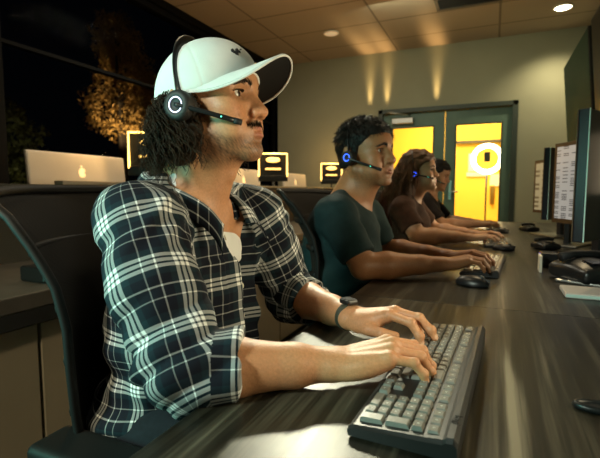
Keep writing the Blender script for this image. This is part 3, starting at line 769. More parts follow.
    def folds(P):
        d = np.zeros(len(P))
        d += .0042 * wob(P, 42, 11) + .0022 * wob(P, 95, 12)
        for sh, el, wr in sleeve:   # creases that gather at the inside of the elbow
            t = np.clip(((P - sh) @ (el - sh)) / ((el - sh) @ (el - sh)), -.3, 1.5); w = np.exp(-((t - .95) / .34) ** 2) * (np.linalg.norm(P - (sh + np.clip(t, 0, 1)[:, None] * (el - sh)), axis=1) < .11)
            ax = (el - sh) / np.linalg.norm(el - sh); s = (P @ ax) * 150 + (P @ np.array([.2, 1, .4])) * 46 + 1.5 * wob(P, 30, 13)
            d += .0060 * w * (1 - np.abs(np.sin(s * .5)) * 1.6)
            w2 = np.exp(-((t - .15) / .25) ** 2); d += .0025 * w2 * np.sin((P @ np.array([1, .9, -1.2])) * 90 + 1.2 * wob(P, 25, 14)) * (np.linalg.norm(P - sh, axis=1) < .13)
        w = np.clip((.80 - P[:, 2]) / .10, 0, 1); d += .0045 * w * np.sin(P[:, 2] * 95 + P[:, 1] * 30 + 2 * wob(P, 18, 15))
        y = P[:, 1] - Y0; fr = P[:, 0] > -.56
        for c in (-.085, .090):     # chest pockets with a buttoned flap
            inb = fr & (np.abs(y - c) < .048); z = P[:, 2]
            d -= .0022 * (inb & (z > .800) & (z < .905)); d -= .0020 * (inb & (z > .872 - .012 * (1 - np.abs(y - c) / .048)) & (z < .908))
        d -= .0020 * (fr & (np.abs(y - .010) < .017) & (P[:, 2] < .93))
        return d
    S.func(folds)
    sm, sv, sf = polygonise(S, .0031, 'plaid_shirt')
    TS = Sdf(); torso_items(TS, tor, 0, .05)
    def sleeve_region(i, sd):
        sh, el, wr = sleeve[i]; fa = f_cone(sh, el, .070, .061); fb = f_cone(el, wr, .060, .05)
        def mk(C): return ((C[:, 1] - Y0) * sd > .10) & (np.minimum(fa(C), fb(C)) < evals(TS.items, C) + .004) & (np.minimum(fa(C), fb(C)) < .03)
        ax = (el - sh) / np.linalg.norm(el - sh); e1 = np.cross(ax, [0, 1, 0]); e1 /= np.linalg.norm(e1); e2 = np.cross(ax, e1)
        ax2 = (wr - el) / np.linalg.norm(wr - el); L = np.linalg.norm(el - sh)
        def uf(P):
            q = P - sh; a = np.arctan2(q @ e2, q @ e1) if sd < 0 else np.arctan2(q @ e2, -(q @ e1)); v = q @ ax
            return np.stack([a * .066 + .012, v + .020], 1)
        def mk2(C): return mk(C) & (fb(C) < fa(C) + .004) & ((C - el) @ ax2 > .045)
        f1 = np.cross(ax2, [0, 0, 1]); f1 /= np.linalg.norm(f1); f2 = np.cross(ax2, f1)
        def uf2(P):
            q = P - el; a = np.arctan2(q @ f2, q @ f1); return np.stack([a * .058, q @ ax2 + .035], 1)
        return (mk, uf), (mk2, uf2)
    a1, a2 = sleeve_region(0, -1); b1, b2 = sleeve_region(1, 1)
    def back_uv(P): return np.stack([P[:, 1] * 1.05 + .03, P[:, 2] * 1.04], 1)
    def torso_uv(P):
        a = np.arctan2(P[:, 1] - Y0, (P[:, 0] + .62) * 1.25); return np.stack([a * .155 + .019, P[:, 2] * 1.03 + .3 * 0], 1)
    project_uv(sm, sv, [a2, b2, a1, b1, (lambda C: np.ones(len(C), bool), torso_uv)])
    shirt = link('plaid_shirt', sm, MT['plaid'])
    # collar: two leaves that fold down from the band and end in points
    for sd, nm in ((-1, 'collar'), (1, 'collar')):
        ctl = np.array([(-.640, 0, 1.062), (-.632, .040, 1.062), (-.585, .076, 1.046), (-.528, .068, 1.022), (-.490, .054, .995), (-.466, .042, .962)])
        def path(u):
            x = u * (len(ctl) - 1); i = min(int(x), len(ctl) - 2); t = x - i; g = lambda k: ctl[min(max(k, 0), len(ctl) - 1)]
            return .5 * (2 * g(i) + (g(i + 1) - g(i - 1)) * t + (2 * g(i - 1) - 5 * g(i) + 4 * g(i + 1) - g(i + 2)) * t * t + (3 * g(i) - g(i - 1) - 3 * g(i + 1) + g(i + 2)) * t ** 3)
        def leaf(u, v, sd=sd):
            p = path(u); o = np.array([p[0] + .565, p[1] * 1.0, 0]); o = o / (np.linalg.norm(o) + 1e-9); o = o * (1 - .5 * u ** 2) + np.array([-.05, 1.0, 0]) * .75 * u ** 2
            wd = .036 + .022 * u ** 3; q = p + o * wd * (.15 + .75 * v) * (v > 0) + np.array([0, 0, -1]) * wd * (.85 * v * v - .12 * math.sin(v * math.pi)) + np.array([.018, 0, 0]) * u ** 2 * (.35 + .5 * v)
            return (q[0], Y0 + .006 + sd * q[1], q[2] + .004)
        m = MB(); m.sheet(leaf, 30, 8, .0030); cme = m.mesh('collar'); cv = np.array([v.co[:] for v in cme.vertices]); 
        l = cme.uv_layers.new(name='cloth')
        for lp in cme.loops:
            i = lp.vertex_index % (31 * 9); l.data[lp.index].uv = ((i // 9) / 30 * .19 + .02 + .03 * (sd > 0), (i % 9) / 8 * .065 + .005)
        c = link(nm, cme, MT['plaid']); c['hold'] = 1
    bp, bn = onto(S.items, [(-.45, Y0 - .022, .948)] + [(-.45, Y0 + .006, z) for z in (.845, .785)], .0005)
    for p, g in zip(bp, bn):
        m = MB(); m.lathe([(.0055, 0), (.0058, .0012), (.005, .0024), (.0035, .0018), (.0005, .0018)], 16, Matrix.Translation(p) @ Vector(g).to_track_quat('Z', 'Y').to_matrix().to_4x4()); b = m.build('button', MT['cream']); b['hold'] = 1
    # --- white tee showing in the open neck
    S = Sdf(); torso_items(S, [((-.582, Y0, .900), (.106, .160, .128))]); S.cone((-.575, Y0, .985), (-.545, Y0, 1.035), .072, .066, .03)
    S.cone((-.552, Y0, .97), HF.p((-.005, 0, -.10)), .060, .068, .004, 's'); S.box((-.60, Y0, .80), (.3, .3, .08), .01, .01, 's'); S.ell((-.500, Y0, 1.045), (.085, .066, .080), .004, 's'); S.box((-.74, Y0, .95), (.12, .4, .3), .01, .01, 's')
    S.func(lambda P: .0015 * wob(P, 70, 21)); tm, tv, tf = polygonise(S, .004, 'undershirt'); link('undershirt', tm, MT['tee_white'])
    legs(None, -.640, Y0, .545)
    for o in list(set(bpy.data.objects) - n0): kids.append(o)
    for o in dict.fromkeys(kids):
        if o.parent is not None: continue
        o.parent = root; o.matrix_parent_inverse = Matrix.Translation(-base_off)
        if o.get('hold'): o.parent = shirt; o.matrix_parent_inverse = Matrix.Identity(4); del o['hold']
    root.location = base_off
    # --- cap: a thing he wears, part of him
    cap = cap_on(CF); cap.parent = root; cap.matrix_parent_inverse = Matrix.Translation(-base_off)
    # --- watch on the far wrist
    wl = np.array(wrL); ax = wl - np.array(elL); ax /= np.linalg.norm(ax); q = Vector(ax).to_track_quat('Z', 'Y').to_matrix().to_4x4()
    wt = thing('wristwatch', 'dark wristwatch with an olive strap on the wrist of the man in the cap', 'watch', wl - ax * .012)
    m = MB(); pts = [(q @ Vector((.0285 * math.cos(a), .0265 * math.sin(a), 0))) for a in np.linspace(0, 2 * math.pi, 33)[:-1]]
    m.tube(pts, .0095, 8, True, flat=(1, .28)) if False else m.ring(.0275, .0030, q @ Matrix.Diagonal((1.0, .95, 3.2, 1)), 32, 8); m.build('strap', MT['green_strap'], wt)
    up = Vector((0, 0, 1)) - Vector(ax) * ax[2]; up.normalize(); s2 = up.cross(Vector(ax)); Mx = Matrix((tuple(list(s2) + [0]), tuple(list(Vector(ax)) + [0]), tuple(list(up) + [0]), (0, 0, 0, 1))).transposed()
    m = MB(); m.box((-.013, -.017, .026), (.013, .017, .037), .004, Mx); cs = m.build('watch_case', MT['black'], wt)
    m = MB(); m.box((-.0105, -.0145, .0365), (.0105, .0145, .0376), .0004, Mx); m.build('watch_screen', MT['screen_dark'], cs)
    # --- headset
    headset('black headset with a white-violet lit ring over the white cap', HF, MT['violet_led'], .0865, (-.002, -.020), (.086, -.057), .124)
    return root

def cap_on(F):
    S = Sdf(); S.fr = F; c0 = np.array([.001, 0, .022]); rr = np.array([.102, .0865, .093])
    S.ell(c0, rr, 0); S.ell((.035, 0, .032), (.069, .072, .062), .04)
    S.ell(c0, rr - .005, .001, 's'); S.ell((.035, 0, .030), (.064, .067, .058), .001, 's')
    S.box((-.01, 0, -.100), (.2, .2, .10), .002, .003, 's')
    S.ell((.112, 0, -.002), (.050, .062, .012), .002, 's')
    def seams(P):
        q = F.inv(P); a = np.arctan2(q[:, 1], q[:, 0] + .006); k = np.min([np.abs(np.angle(np.exp(1j * (a - b)))) for b in np.arange(6) * math.pi / 3], 0)
        r = np.hypot(q[:, 0], q[:, 1]); return .0010 * np.exp(-(k * np.maximum(r, .01) / .0018) ** 2) + .0009 * wob(P, 75, 31)
    S.func(seams); me, V, Fc = polygonise(S, .0026, 'cap'); crown = link('cap', me, MT['cap'])
    def brim(off):
        def f(u, v):
            s = u * 2 - 1; ph = s * R_(80); xi = -.008 + .1085 * math.cos(ph); yi = .0865 * math.sin(ph)
            L = .080 * (1 - abs(s) ** 3.2); x = xi + L * v; y = yi * (1 + .10 * v * (1 - s * s))
            z = .0035 + .009 * (1 - s * s) ** 2 - .003 * v - .030 * (abs(y) / .085) ** 2 * v * (1 - s ** 6)
            return F.p((x, y, z + off))
        return f
    m = MB(); m.sheet(brim(.0016), 48, 14, .0016); b = m.build('brim', MT['cap'], crown)
    m = MB(); m.sheet(brim(-.0002), 48, 14, .0016); m.build('brim_lining', MT['cap_under'], crown)
    m = MB(); e = brim(.0); m.tube([e(i / 48, 1.0) for i in range(49)], .0021, 8); m.build('brim_piping', MT['cap'], crown)
    m = MB(); m.lathe([(.008, 0), (.007, .003), (.003, .0048)], 16, F.mat4() @ Matrix.Translation((.001, 0, .1145))); m.build('top_button', MT['cap'], crown)
    # small stitched script on the front panel
    m = MB(); pts, g = onto(S.items, [F.p((.10, -.046 + .036 * i / 60, .046 + .0055 * math.sin(i * .95) + .003 * math.sin(i * .31))) for i in range(61)], .0004); m.tube(pts, .0013, 6); m.build('stitched_script', MT['ink'], crown)
    m = MB(); pts, g = onto(S.items, [F.p((.105, -.004 + .018 * i / 24, .030 + .0045 * math.sin(i * .9))) for i in range(25)], .0008); m.tube(pts, .0022, 6); m.build('gold_badge', MT['gold'], crown)
    return crown
# ------------------------------------------------------------------ the other people at the desk
def finish(objs, root):
    off = Vector(root.location)
    for o in objs:
        if o.parent is None: o.parent = root; o.matrix_parent_inverse = Matrix.Translation(-off)

def seated(label, Y0, X, HF, arms, tor, skin, lip, top, top_name, h, w=1.0, jaw=1.0, male=True, full=0.0, nl=1.0, nw=1.0, frac=.8, hands=None, stub=None, trousers='denim', neck=.056, neck_at=None, ear=True, r=(.056, .047, .046, .037, .028), slv=1.35):
    root = thing('person', label, 'person', (X, Y0, 0)); n0 = set(bpy.data.objects)
    B = Sdf(); sculpt_head(B, HF, male, w, jaw, ear, full, nl, nw); B.fr = ID
    na = np.array(neck_at or (X + .055, Y0, .995)); B.cone(HF.p((-.020, 0, -.075)), na, neck, neck * 1.2, .03); B.cone(HF.p((.012, 0, -.110)), na + (.03, 0, -.01), neck * .62, neck * .9, .03)
    torso_items(B, [(c, np.array(rr) * .84) for c, rr in tor], 0)
    for a in arms: B.cone(na - (0, 0, .02), a[0], .05, .05, .05); arm(B, *a, r)
    for (a, (fw, up, sd, cu)) in zip(arms, hands): sculpt_hand(B, a[2], fw, up, sd, cu, sc=.98 if male else .90)
    me, V, F = polygonise(B, h, 'person_body'); tint(me, head_tint(V, HF, skin, lip, stub, .55 if stub else 0)); link('body', me, MT['skin'])
    eyes(HF, None, (1, 0, -.15)); brows(HF, None, MT['hair_black'] if male else MT['hair_brown'], int(Y0 * 10), 1.0 if male else .5, 120, B.items)
    lashes(HF, None, MT['hair_black'])
    S = Sdf(); torso_items(S, tor, 0); S.cone((na[0], arms[0][0][1] + .03, arms[0][0][2] + .004), (na[0], arms[1][0][1] - .03, arms[1][0][2] + .004), .062, .062, .04)
    for y in (1, -1): S.cone(na + (0, y * .05, .015), na + (0, y * .13, -.012), .042, .046, .03)
    for sh, el, wr in arms:
        sh, el = np.array(sh), np.array(el); e = sh + (el - sh) * frac; G = Sdf(); G.cone(sh, e, r[0] * slv - .006, r[1] * slv - .002, 0)
        ax = (el - sh) / np.linalg.norm(el - sh); G.box(e + ax * .105, (.1, .12, .12), .001, .003, 's', rot=Vector(ax).to_track_quat('X', 'Z').to_euler()); S.group(G, .03)
    S.cone(na + (0, 0, -.01), HF.p((-.012, 0, -.10)), neck * 1.13, neck * 1.2, .006, 's'); S.ell(na + (.055, 0, .025), (.05, .055, .045), .01, 's')
    S.func(lambda P: .0035 * wob(P, 40, 3) + .0025 * wob(P, 85, 8)); cm, cv, cf = polygonise(S, max(h, .004), top_name); link(top_name, cm, MT[top])
    legs(None, X + .02, Y0, .565, .012, m=trousers)
    return root, n0, B

def other_people():
    # the man in the dark teal T-shirt
    Y0 = 1.60; HF = Fr((-.446, Y0, 1.174), R_(-17), R_(3), scale=1.05)
    arms = [((-.492, 1.415, .945), (-.385, 1.385, .785), (-.150, 1.515, .788)), ((-.488, 1.785, .945), (-.420, 1.84, .785), (-.150, 1.720, .788))]
    hands = [((.90, .40, .18), (-.2, -.05, 1), 1, ((22, 38, 20),) * 4), ((.97, -.10, .18), (-.2, .08, 1), -1, ((22, 36, 20),) * 4)]
    tor = [((-.528, Y0, .875), (.138, .196, .140)), ((-.535, Y0, .735), (.165, .196, .165)), ((-.555, Y0, .60), (.150, .190, .10))]
    root, n0, B = seated('man in a dark teal T-shirt with short black hair, typing at the second keyboard', Y0, -.57, HF, arms, tor, (.36, .160, .070), (.30, .095, .060), 'tee_teal', 't_shirt', .0042, 1.05, 1.10, True, .008, .70, 1.30, .80, hands, (.06, .035, .02), neck=.062, neck_at=(-.508, Y0, .985))
    S = hair_shell(HF, 1.05, .006, .050, -.052, 5, .0016); hm, hv, hf = polygonise(S, .0042, 'hair'); h = link('hair', hm, MT['hair_black'])
    short_hair('hair_spikes', HF, None, MT['hair_black'], 4200, 9, .017, lift=.75, r=.0009, w=1.08)
    finish([o for o in bpy.data.objects if o not in n0], root)
    headset('black headset with a bright blue lit ring on the man in the dark teal T-shirt', HF, MT['blue_led'], .086, (-.004, -.022), (.090, -.066), .124, far=False, cupr=.024)
    # the woman with long hair
    Y0 = 2.66; HF = Fr((-.415, Y0, 1.150), R_(-2), R_(6), scale=.99)
    arms = [((-.470, 2.485, .930), (-.372, 2.430, .790), (-.108, 2.520, .783)), ((-.465, 2.835, .930), (-.340, 2.88, .785), (-.090, 2.750, .783))]
    hands = [((.95, .25, .10), (-.12, -.05, 1), 1, ((14, 30, 16),) * 4), ((.97, -.10, .12), (-.1, .08, 1), -1, ((16, 30, 16),) * 4)]
    tor = [((-.500, Y0, .870), (.140, .182, .140)), ((-.455, Y0, .840), (.115, .165, .085)), ((-.510, Y0, .735), (.168, .190, .165)), ((-.53, Y0, .60), (.155, .195, .10))]
    root, n0, B = seated('woman with long wavy brown hair and a dark brown top, typing', Y0, -.54, HF, arms, tor, (.58, .31, .17), (.46, .150, .105), 'tee_brown', 'top', .0052, .97, .90, False, .004, .75, .95, .70, hands, None, neck=.047, neck_at=(-.475, Y0, .975), r=(.060, .052, .047, .036, .025), slv=1.25)
    S = hair_shell(HF, .97, .012, .046, -.06, 8, .004); S.fr = HF
    S.ell((-.060, 0, -.060), (.050, .075, .085), .03); S.ell((-.085, 0, -.150), (.045, .085, .080), .03)
    hm, hv, hf = polygonise(S, .0055, 'hair'); link('hair', hm, MT['hair_brown'])
    def roots(rs):
        a = math.pi + rs.uniform(-1, 1) * 1.75; el = rs.uniform(-.1, 1.25); n = np.array([math.cos(a) * math.cos(el), math.sin(a) * math.cos(el), math.sin(el)])
        return HF.p(np.array([-.008, 0, .030]) + n * np.array([.108, .086, .094])), HF.R @ n, rs.uniform(.20, .30)
    L = curls(900, 12, roots, 1.35, .007, 9, 14, .012)
    # let the locks slide over the skull and gather behind the shoulders
    P = L.reshape(-1, 3); q = HF.inv(P); q[:, 0] -= .20 * np.clip(-.03 - q[:, 2], 0, .2); d = f_ell((-.004, 0, .030), (.106, .086, .095), np.eye(3))(q); push = np.clip(-d, 0, .2)[:, None]
    nrm = (q - np.array([-.004, 0, .03])); nrm /= np.linalg.norm(nrm, axis=1, keepdims=True) + 1e-9; q = q + nrm * push; P = q @ HF.R.T * HF.s + HF.o; L = P.reshape(L.shape)
    link('hair_locks', strands_mesh('hair_locks', L, .0024, .0010, 4), MT['hair_brown'])
    finish([o for o in bpy.data.objects if o not in n0], root)
    headset('black headset with a blue lit ring over the long brown hair of the woman', HF, MT['blue_led'], .088, (.000, -.020), (.088, -.052), .128, far=False, cupr=.022)
    # the person at the far end
    Y0 = 3.66; HF = Fr((-.425, Y0, 1.165), R_(-8), R_(-12), scale=.98)
    arms = [((-.480, 3.49, .93), (-.36, 3.45, .785), (-.100, 3.55, .783)), ((-.475, 3.83, .93), (-.35, 3.87, .785), (-.10, 3.76, .783))]
    tor = [((-.510, Y0, .870), (.125, .175, .140)), ((-.525, Y0, .735), (.140, .175, .165)), ((-.54, Y0, .60), (.140, .185, .10))]
    root, n0, B = seated('person with dark hair in a black top bending over the last keyboard by the doors', Y0, -.56, HF, arms, tor, (.50, .26, .14), (.40, .15, .11), 'tee_black', 'top', .0065, .96, .95, False, 0, .8, 1.0, .80, hands, None, neck=.047, neck_at=(-.490, Y0, .98))
    S = hair_shell(HF, .97, .010, .044, -.075, 15, .004, -.02); S.fr = HF; S.ell((-.075, 0, -.02), (.05, .065, .07), .03); hm, hv, hf = polygonise(S, .006, 'hair'); link('hair', hm, MT['hair_black'])
    finish([o for o in bpy.data.objects if o not in n0], root)
    headset('dark headset with a teal light on the person nearest the doors', HF, MT['teal_led'], .086, (.004, -.035), (.090, -.055), .124, far=False, cupr=.024)
# ------------------------------------------------------------------ the room
XL, XR, YB, YN, ZC = -2.95, .91, 5.85, -1.9, 2.86
def room():
    m = MB(); m.box((XL - .3, YN, -.1), (XR + .15, YB + .15, 0)); struct('floor', m, MT['floor'])
    m = MB(); m.box((XL - .3, YN, ZC), (XR + .15, YB + .15, ZC + .1)); struct('ceiling', m, MT['tiles'])
    dx0, dx1, dz = -1.44, .235, 2.11          # opening of the double doors
    m = MB(); m.box((XL, YB, 0), (dx0, YB + .15, ZC)); m.box((dx1, YB, 0), (XR + .15, YB + .15, ZC)); m.box((dx0, YB, dz), (dx1, YB + .15, ZC)); struct('wall_far', m, MT['wall'])
    m = MB(); m.box((XR, YN, 0), (XR + .15, YB, ZC)); struct('wall_right', m, MT['wall'])
    m = MB(); m.box((XL - .3, YN - .12, 0), (XR + .15, YN, ZC)); struct('wall_near', m, MT['wall'])
    m = MB(); m.box((XL - .2, YN, 0), (XL, YB + .15, .72)); m.box((XL - .2, YN, ZC - .07), (XL, YB + .15, ZC)); m.box((XL - .2, YN, .72), (XL, -.6, ZC - .07)); struct('wall_left', m, MT['window_frame'])
    m = MB(); m.box((XL, YB - .014, 0), (dx0 - .07, YB, .10)); m.box((dx1 + .07, YB - .014, 0), (XR, YB, .10)); struct('baseboard_far', m, MT['black_matte'])
    m = MB(); m.box((XR - .014, YN, 0), (XR, YB, .10)); struct('baseboard_right', m, MT['black_matte'])
    # the long dark window
    ys = [-.6, 1.86, 5.85]
    for i, (a, b) in enumerate(zip(ys, ys[1:])):
        m = MB()
        for q in (((XL - .14, a, .72), (XL - .04, a + .045, ZC - .07)), ((XL - .14, b - .045, .72), (XL - .04, b, ZC - .07)), ((XL - .14, a, .72), (XL - .04, b, .77)), ((XL - .14, a, ZC - .12), (XL - .04, b, ZC - .07)), ((XL - .12, a, 2.02), (XL - .06, b, 2.045))): m.box(*q)
        w = struct('window_%d' % (i + 1), m, MT['window_frame'])
        m = MB(); m.box((XL - .095, a + .045, .77), (XL - .085, b - .045, ZC - .12)); m.build('window_pane', MT['glass'], w)
    # double doors with tall lights
    fr = MB()
    for lo, hi in (((dx0, YB - .02, 0), (dx0 + .06, YB + .15, dz)), ((dx1 - .06, YB - .02, 0), (dx1, YB + .15, dz)), ((dx0, YB - .02, dz - .055), (dx1, YB + .15, dz))): fr.box(lo, hi, .004)
    struct('trim_1', fr, MT['door_frame'])
    xm = -.592
    for n, (a, b, g0, g1) in enumerate(((dx0 + .06, xm - .004, -1.256, -.733), (xm + .004, dx1 - .06, -.455, .064))):
        z0, z1, top = .24, 1.865, dz - .06
        m = MB(); y0, y1 = YB + .035, YB + .080
        m.box((a, y0, 0.01), (g0, y1, top), .002); m.box((g1, y0, .01), (b, y1, top), .002); m.box((g0, y0, .01), (g1, y1, z0)); m.box((g0, y0, z1), (g1, y1, top)); d = struct('door_%d' % (n + 1), m, MT['door'])
        m = MB()
        for lo, hi in (((g0 - .012, y0 - .006, z0 - .012), (g0 + .006, y0 + .002, z1 + .012)), ((g1 - .006, y0 - .006, z0 - .012), (g1 + .012, y0 + .002, z1 + .012)), ((g0, y0 - .006, z1 - .006), (g1, y0 + .002, z1 + .012)), ((g0, y0 - .006, z0 - .012), (g1, y0 + .002, z0 + .006))): m.box(lo, hi)
        m.build('glazing_bead', MT['door_frame'], d)
        m = MB(); m.box((g0, y0 + .018, z0), (g1, y0 + .024, z1)); m.build('glass_light', MT['glass'], d)
        if n == 0:
            m = MB(); m.box((a + .12, y0 - .065, top - .135), (a + .40, y0, top - .060), .008); m.build('door_closer', MT['steel'], d)
            m = MB(); m.tube([(a + .36, y0 - .045, top - .03), (a + .12, y0 - .16, top + .0), (a + .02, y0 - .04, top + .01)], .009, 8); m.build('closer_arm', MT['steel'], d)
        hx = g1 + .055 if n == 0 else g0 - .055
        m = MB(); m.box((hx - .02, y0 - .012, .93), (hx + .02, y0, 1.17), .004); m.tube([(hx, y0 - .01, 1.03), (hx, y0 - .055, 1.03), (hx + (.10 if n else -.10), y0 - .055, 1.03)], .010, 8); m.build('lever_handle', MT['steel'], d)
    # the lit room behind the doors
    m = MB(); m.box((-2.2, YB + 2.1, 0), (1.3, YB + 2.2, 2.6)); struct('wall_beyond', m, MT['yellow_wall'])
    m = MB(); m.box((-2.2, YB + .15, -.1), (1.3, YB + 2.2, 0)); struct('floor_beyond', m, MT['yellow_wall'])
    m = MB(); m.box((-2.2, YB + .15, 2.6), (1.3, YB + 2.2, 2.7)); struct('ceiling_beyond', m, MT['yellow_wall'])
    m = MB(); m.box((-2.3, YB + .15, 0), (-2.2, YB + 2.2, 2.6)); struct('wall_beyond_left', m, MT['yellow_wall'])
    m = MB(); m.box((1.3, YB + .15, 0), (1.4, YB + 2.2, 2.6)); struct('wall_beyond_right', m, MT['yellow_wall'])
    m = MB(); m.box((-.60, YB + 2.02, 1.84), (1.0, YB + 2.10, 1.88)); struct('trim_2', m, MT['counter'])
    area('next_room_light', (-.5, YB + 1.0, 2.55), (-.5, YB + 1.1, 0), 1.6, 95, (1.0, .80, .38), 1.2)
    # a ring light on a stand in there, notices on its far wall, a brass lever
    t = thing('ring_light', 'glowing round ring light on a stand, seen through the glass of the doors', 'lamp', (-.10, YB + 1.0, 0))
    m = MB(); Mx = T((0, 0, 1.50), (R_(90), 0, 0)); m.ring(.185, .032, Mx, 40, 10); m.build('light_tube', MT['ring'], t)
    m = MB(); m.tube([(0, .03, .02), (0, .03, 1.33)], .012, 10); m.build('stand_pole', MT['black'], t)
    for k in range(3):
        a = k * 2.094; m = MB(); m.tube([(0, .03, .45), (.33 * math.cos(a), .03 + .33 * math.sin(a), .015)], .010, 8); m.build('leg', MT['black'], t)
    m = MB(); m.box((-.04, .0, 1.46), (.04, .02, 1.60), .004); m.build('phone_holder', MT['black'], t)
    for (x, z, w, h, lb) in ((-.34, 1.52, .13, .30, 'tall white notice on the yellow wall beyond the doors, beside the ring light'), (-.26, 1.32, .34, .07, 'long white notice strip low on the yellow wall beyond the doors'), (.02, 1.22, .16, .20, 'square white notice below the ring light on the yellow wall')):
        m = MB(); m.box((x - w / 2, YB + 2.07, z - h / 2), (x + w / 2, YB + 2.095, z + h / 2), .004); tag(m.build('wall_notice', MT['white_card']), lb, 'notice')
    m = MB(); m.lathe([(.012, -.05), (.012, .05)], 8, T((0, 0, 0))); m.box((-.035, -.035, -.16), (.035, 0, .16), .01); tag(m.build('door_pull', MT['brass'], None, (-.02, YB + 2.085, .98)), 'tall brass pull plate on the far yellow wall beyond the glass', 'handle')
    t = thing('wall_phone', 'black telephone hung on the yellow wall at the edge of the door glass', 'telephone', (.165, YB + 2.06, 1.20)); m = MB(); m.box((-.05, -.05, -.17), (.07, .03, .19), .02); m.build('phone_body', MT['black_matte'], t); m = MB(); m.tube([(-.045, -.06, -.13), (-.06, -.075, 0), (-.045, -.06, .15)], .022, 8); m.build('receiver', MT['black_matte'], t)
    # ceiling fittings
    for (x, y, lit, lb) in ((.569, 5.17, 'down', 'bright round recessed downlight in the ceiling above the monitors'), (-1.783, 4.91, 'ceiling_glow', 'round disc added for the faint warm glow in the middle of the ceiling')):  # second fitting is made up to give a faint ceiling glow
        t = thing('downlight', lb, 'ceiling light', (x, y, ZC)); m = MB(); m.ring(.082, .010, T((0, 0, -.004)), 32, 8); m.build('trim_ring', MT['cream'], t); m = MB(); m.lathe([(.076, -.006), (.070, -.010), (.001, -.011)], 28); m.build('lens', MT[lit], t)
    t = thing('ceiling_vent', 'dark slatted air vent set in the ceiling tiles', 'vent', (-.285, 4.60, ZC)); m = MB()
    for lo, hi in (((-.30, -.15, -.012), (.30, -.12, .0)), ((-.30, .12, -.012), (.30, .15, .0)), ((-.30, -.15, -.012), (-.27, .15, .0)), ((.27, -.15, -.012), (.30, .15, .0))): m.box(lo, hi)
    m.build('vent_frame', MT['counter'], t); m = MB()
    for k in range(8): m.box((-.27, -.11 + k * .03, -.010), (.27, -.10 + k * .03, -.002))
    m.build('vent_slats', MT['black_matte'], t)
    # big screens on the right wall
    for (a, b, mt, lb) in ((3.90, 5.10, 'tv_green', 'wall screen nearest the doors with a greenish sheen painted into its colour'), (2.45, 3.78, 'tv', 'dark wall screen hung beside the greenish one')):
        t = thing('wall_screen', lb, 'screen', (.655, (a + b) / 2, 1.83)); w = (b - a) / 2; Mx = T((0, 0, 0), (0, R_(-5), 0))
        m = MB(); m.box((-.025, -w, -.425), (.03, w, .425), .006, Mx); m.build('housing', MT['tvframe'], t)
        m = MB(); m.box((-.0275, -w + .012, -.413), (-.0245, w - .012, .413), .0005, Mx); m.build('screen', MT[mt], t)
        m = MB(); m.box((.03, -.15, -.12), (.254, .15, .12), .01); m.build('wall_bracket', MT['black'], t)
    t = thing('wall_socket', 'small pale socket plate low on the far wall by the desk end', 'socket', (.60, YB - .006, 1.0)); m = MB(); m.box((-.04, -.004, -.06), (.04, .006, .06), .003); m.build('socket_plate', MT['wall'], t); m = MB(); m.box((-.015, -.007, -.03), (.015, -.003, .03), .002); m.build('socket_insert', MT['cabinet'], t)

def tree(label, x, y, h0, lobes, mt, seed, n=2600, leaf=.055):
    rs = np.random.RandomState(seed); t = thing('tree', label, 'tree', (x, y, 0), 0, None)
    m = MB(); top = max(l[2] for l in lobes); m.tube([(0, 0, 0), (.05, .03, h0 * .6), (0, 0, top)], [.10, .07, .03], 10)
    for l in lobes: m.tube([(0, 0, h0 * .55), (l[0] * .5, l[1] * .5, (h0 * .55 + l[2]) / 2), (l[0], l[1], l[2])], [.05, .035, .015], 8)
    m.build('trunk', MT['bark'], t); V = []; F = []
    for (lx, ly, lz, r) in lobes:
        for k in range(int(n / len(lobes))):
            v = rs.normal(size=3); v /= np.linalg.norm(v); p = np.array([lx, ly, lz]) + v * r * (.55 + .5 * rs.rand() ** .5) * (1 + .18 * math.sin(v[0] * 7 + lz) + .14 * math.sin(v[2] * 9))
            a = rs.normal(size=3); a /= np.linalg.norm(a); b = np.cross(a, rs.normal(size=3)); b /= np.linalg.norm(b) + 1e-9; s = leaf * (.6 + .8 * rs.rand()); i = len(V)
            V += [p - a * s, p + b * s * .45, p + a * s, p - b * s * .45]; F.append((i, i + 1, i + 2, i + 3))
    m = MB(); m.add(V, F); me = bpy.data.meshes.new('foliage'); me.from_pydata([tuple(v) for v in V], [], F); me.update(); link('foliage', me, MT[mt], t)

def outside():
    m = MB(); m.box((-16, -3, -.3), (XL - .3, 16, -.12)); struct('ground', m, MT['ground'])
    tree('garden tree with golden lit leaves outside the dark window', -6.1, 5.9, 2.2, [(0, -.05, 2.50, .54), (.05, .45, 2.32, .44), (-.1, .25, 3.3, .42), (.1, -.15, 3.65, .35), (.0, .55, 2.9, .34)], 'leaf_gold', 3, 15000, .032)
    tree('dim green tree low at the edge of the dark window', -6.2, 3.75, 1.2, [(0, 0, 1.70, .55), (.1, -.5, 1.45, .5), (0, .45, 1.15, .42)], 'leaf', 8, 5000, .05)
    spot('garden_lamp_light', (-4.9, 5.3, .9), (-6.1, 5.80, 2.42), 29, 330, (1.0, .72, .34), .6, .05)
    spot('garden_path_light', (-4.6, 3.0, .4), (-6.2, 3.7, 1.5), 60, 16, (.95, .85, .40), .7, .05)
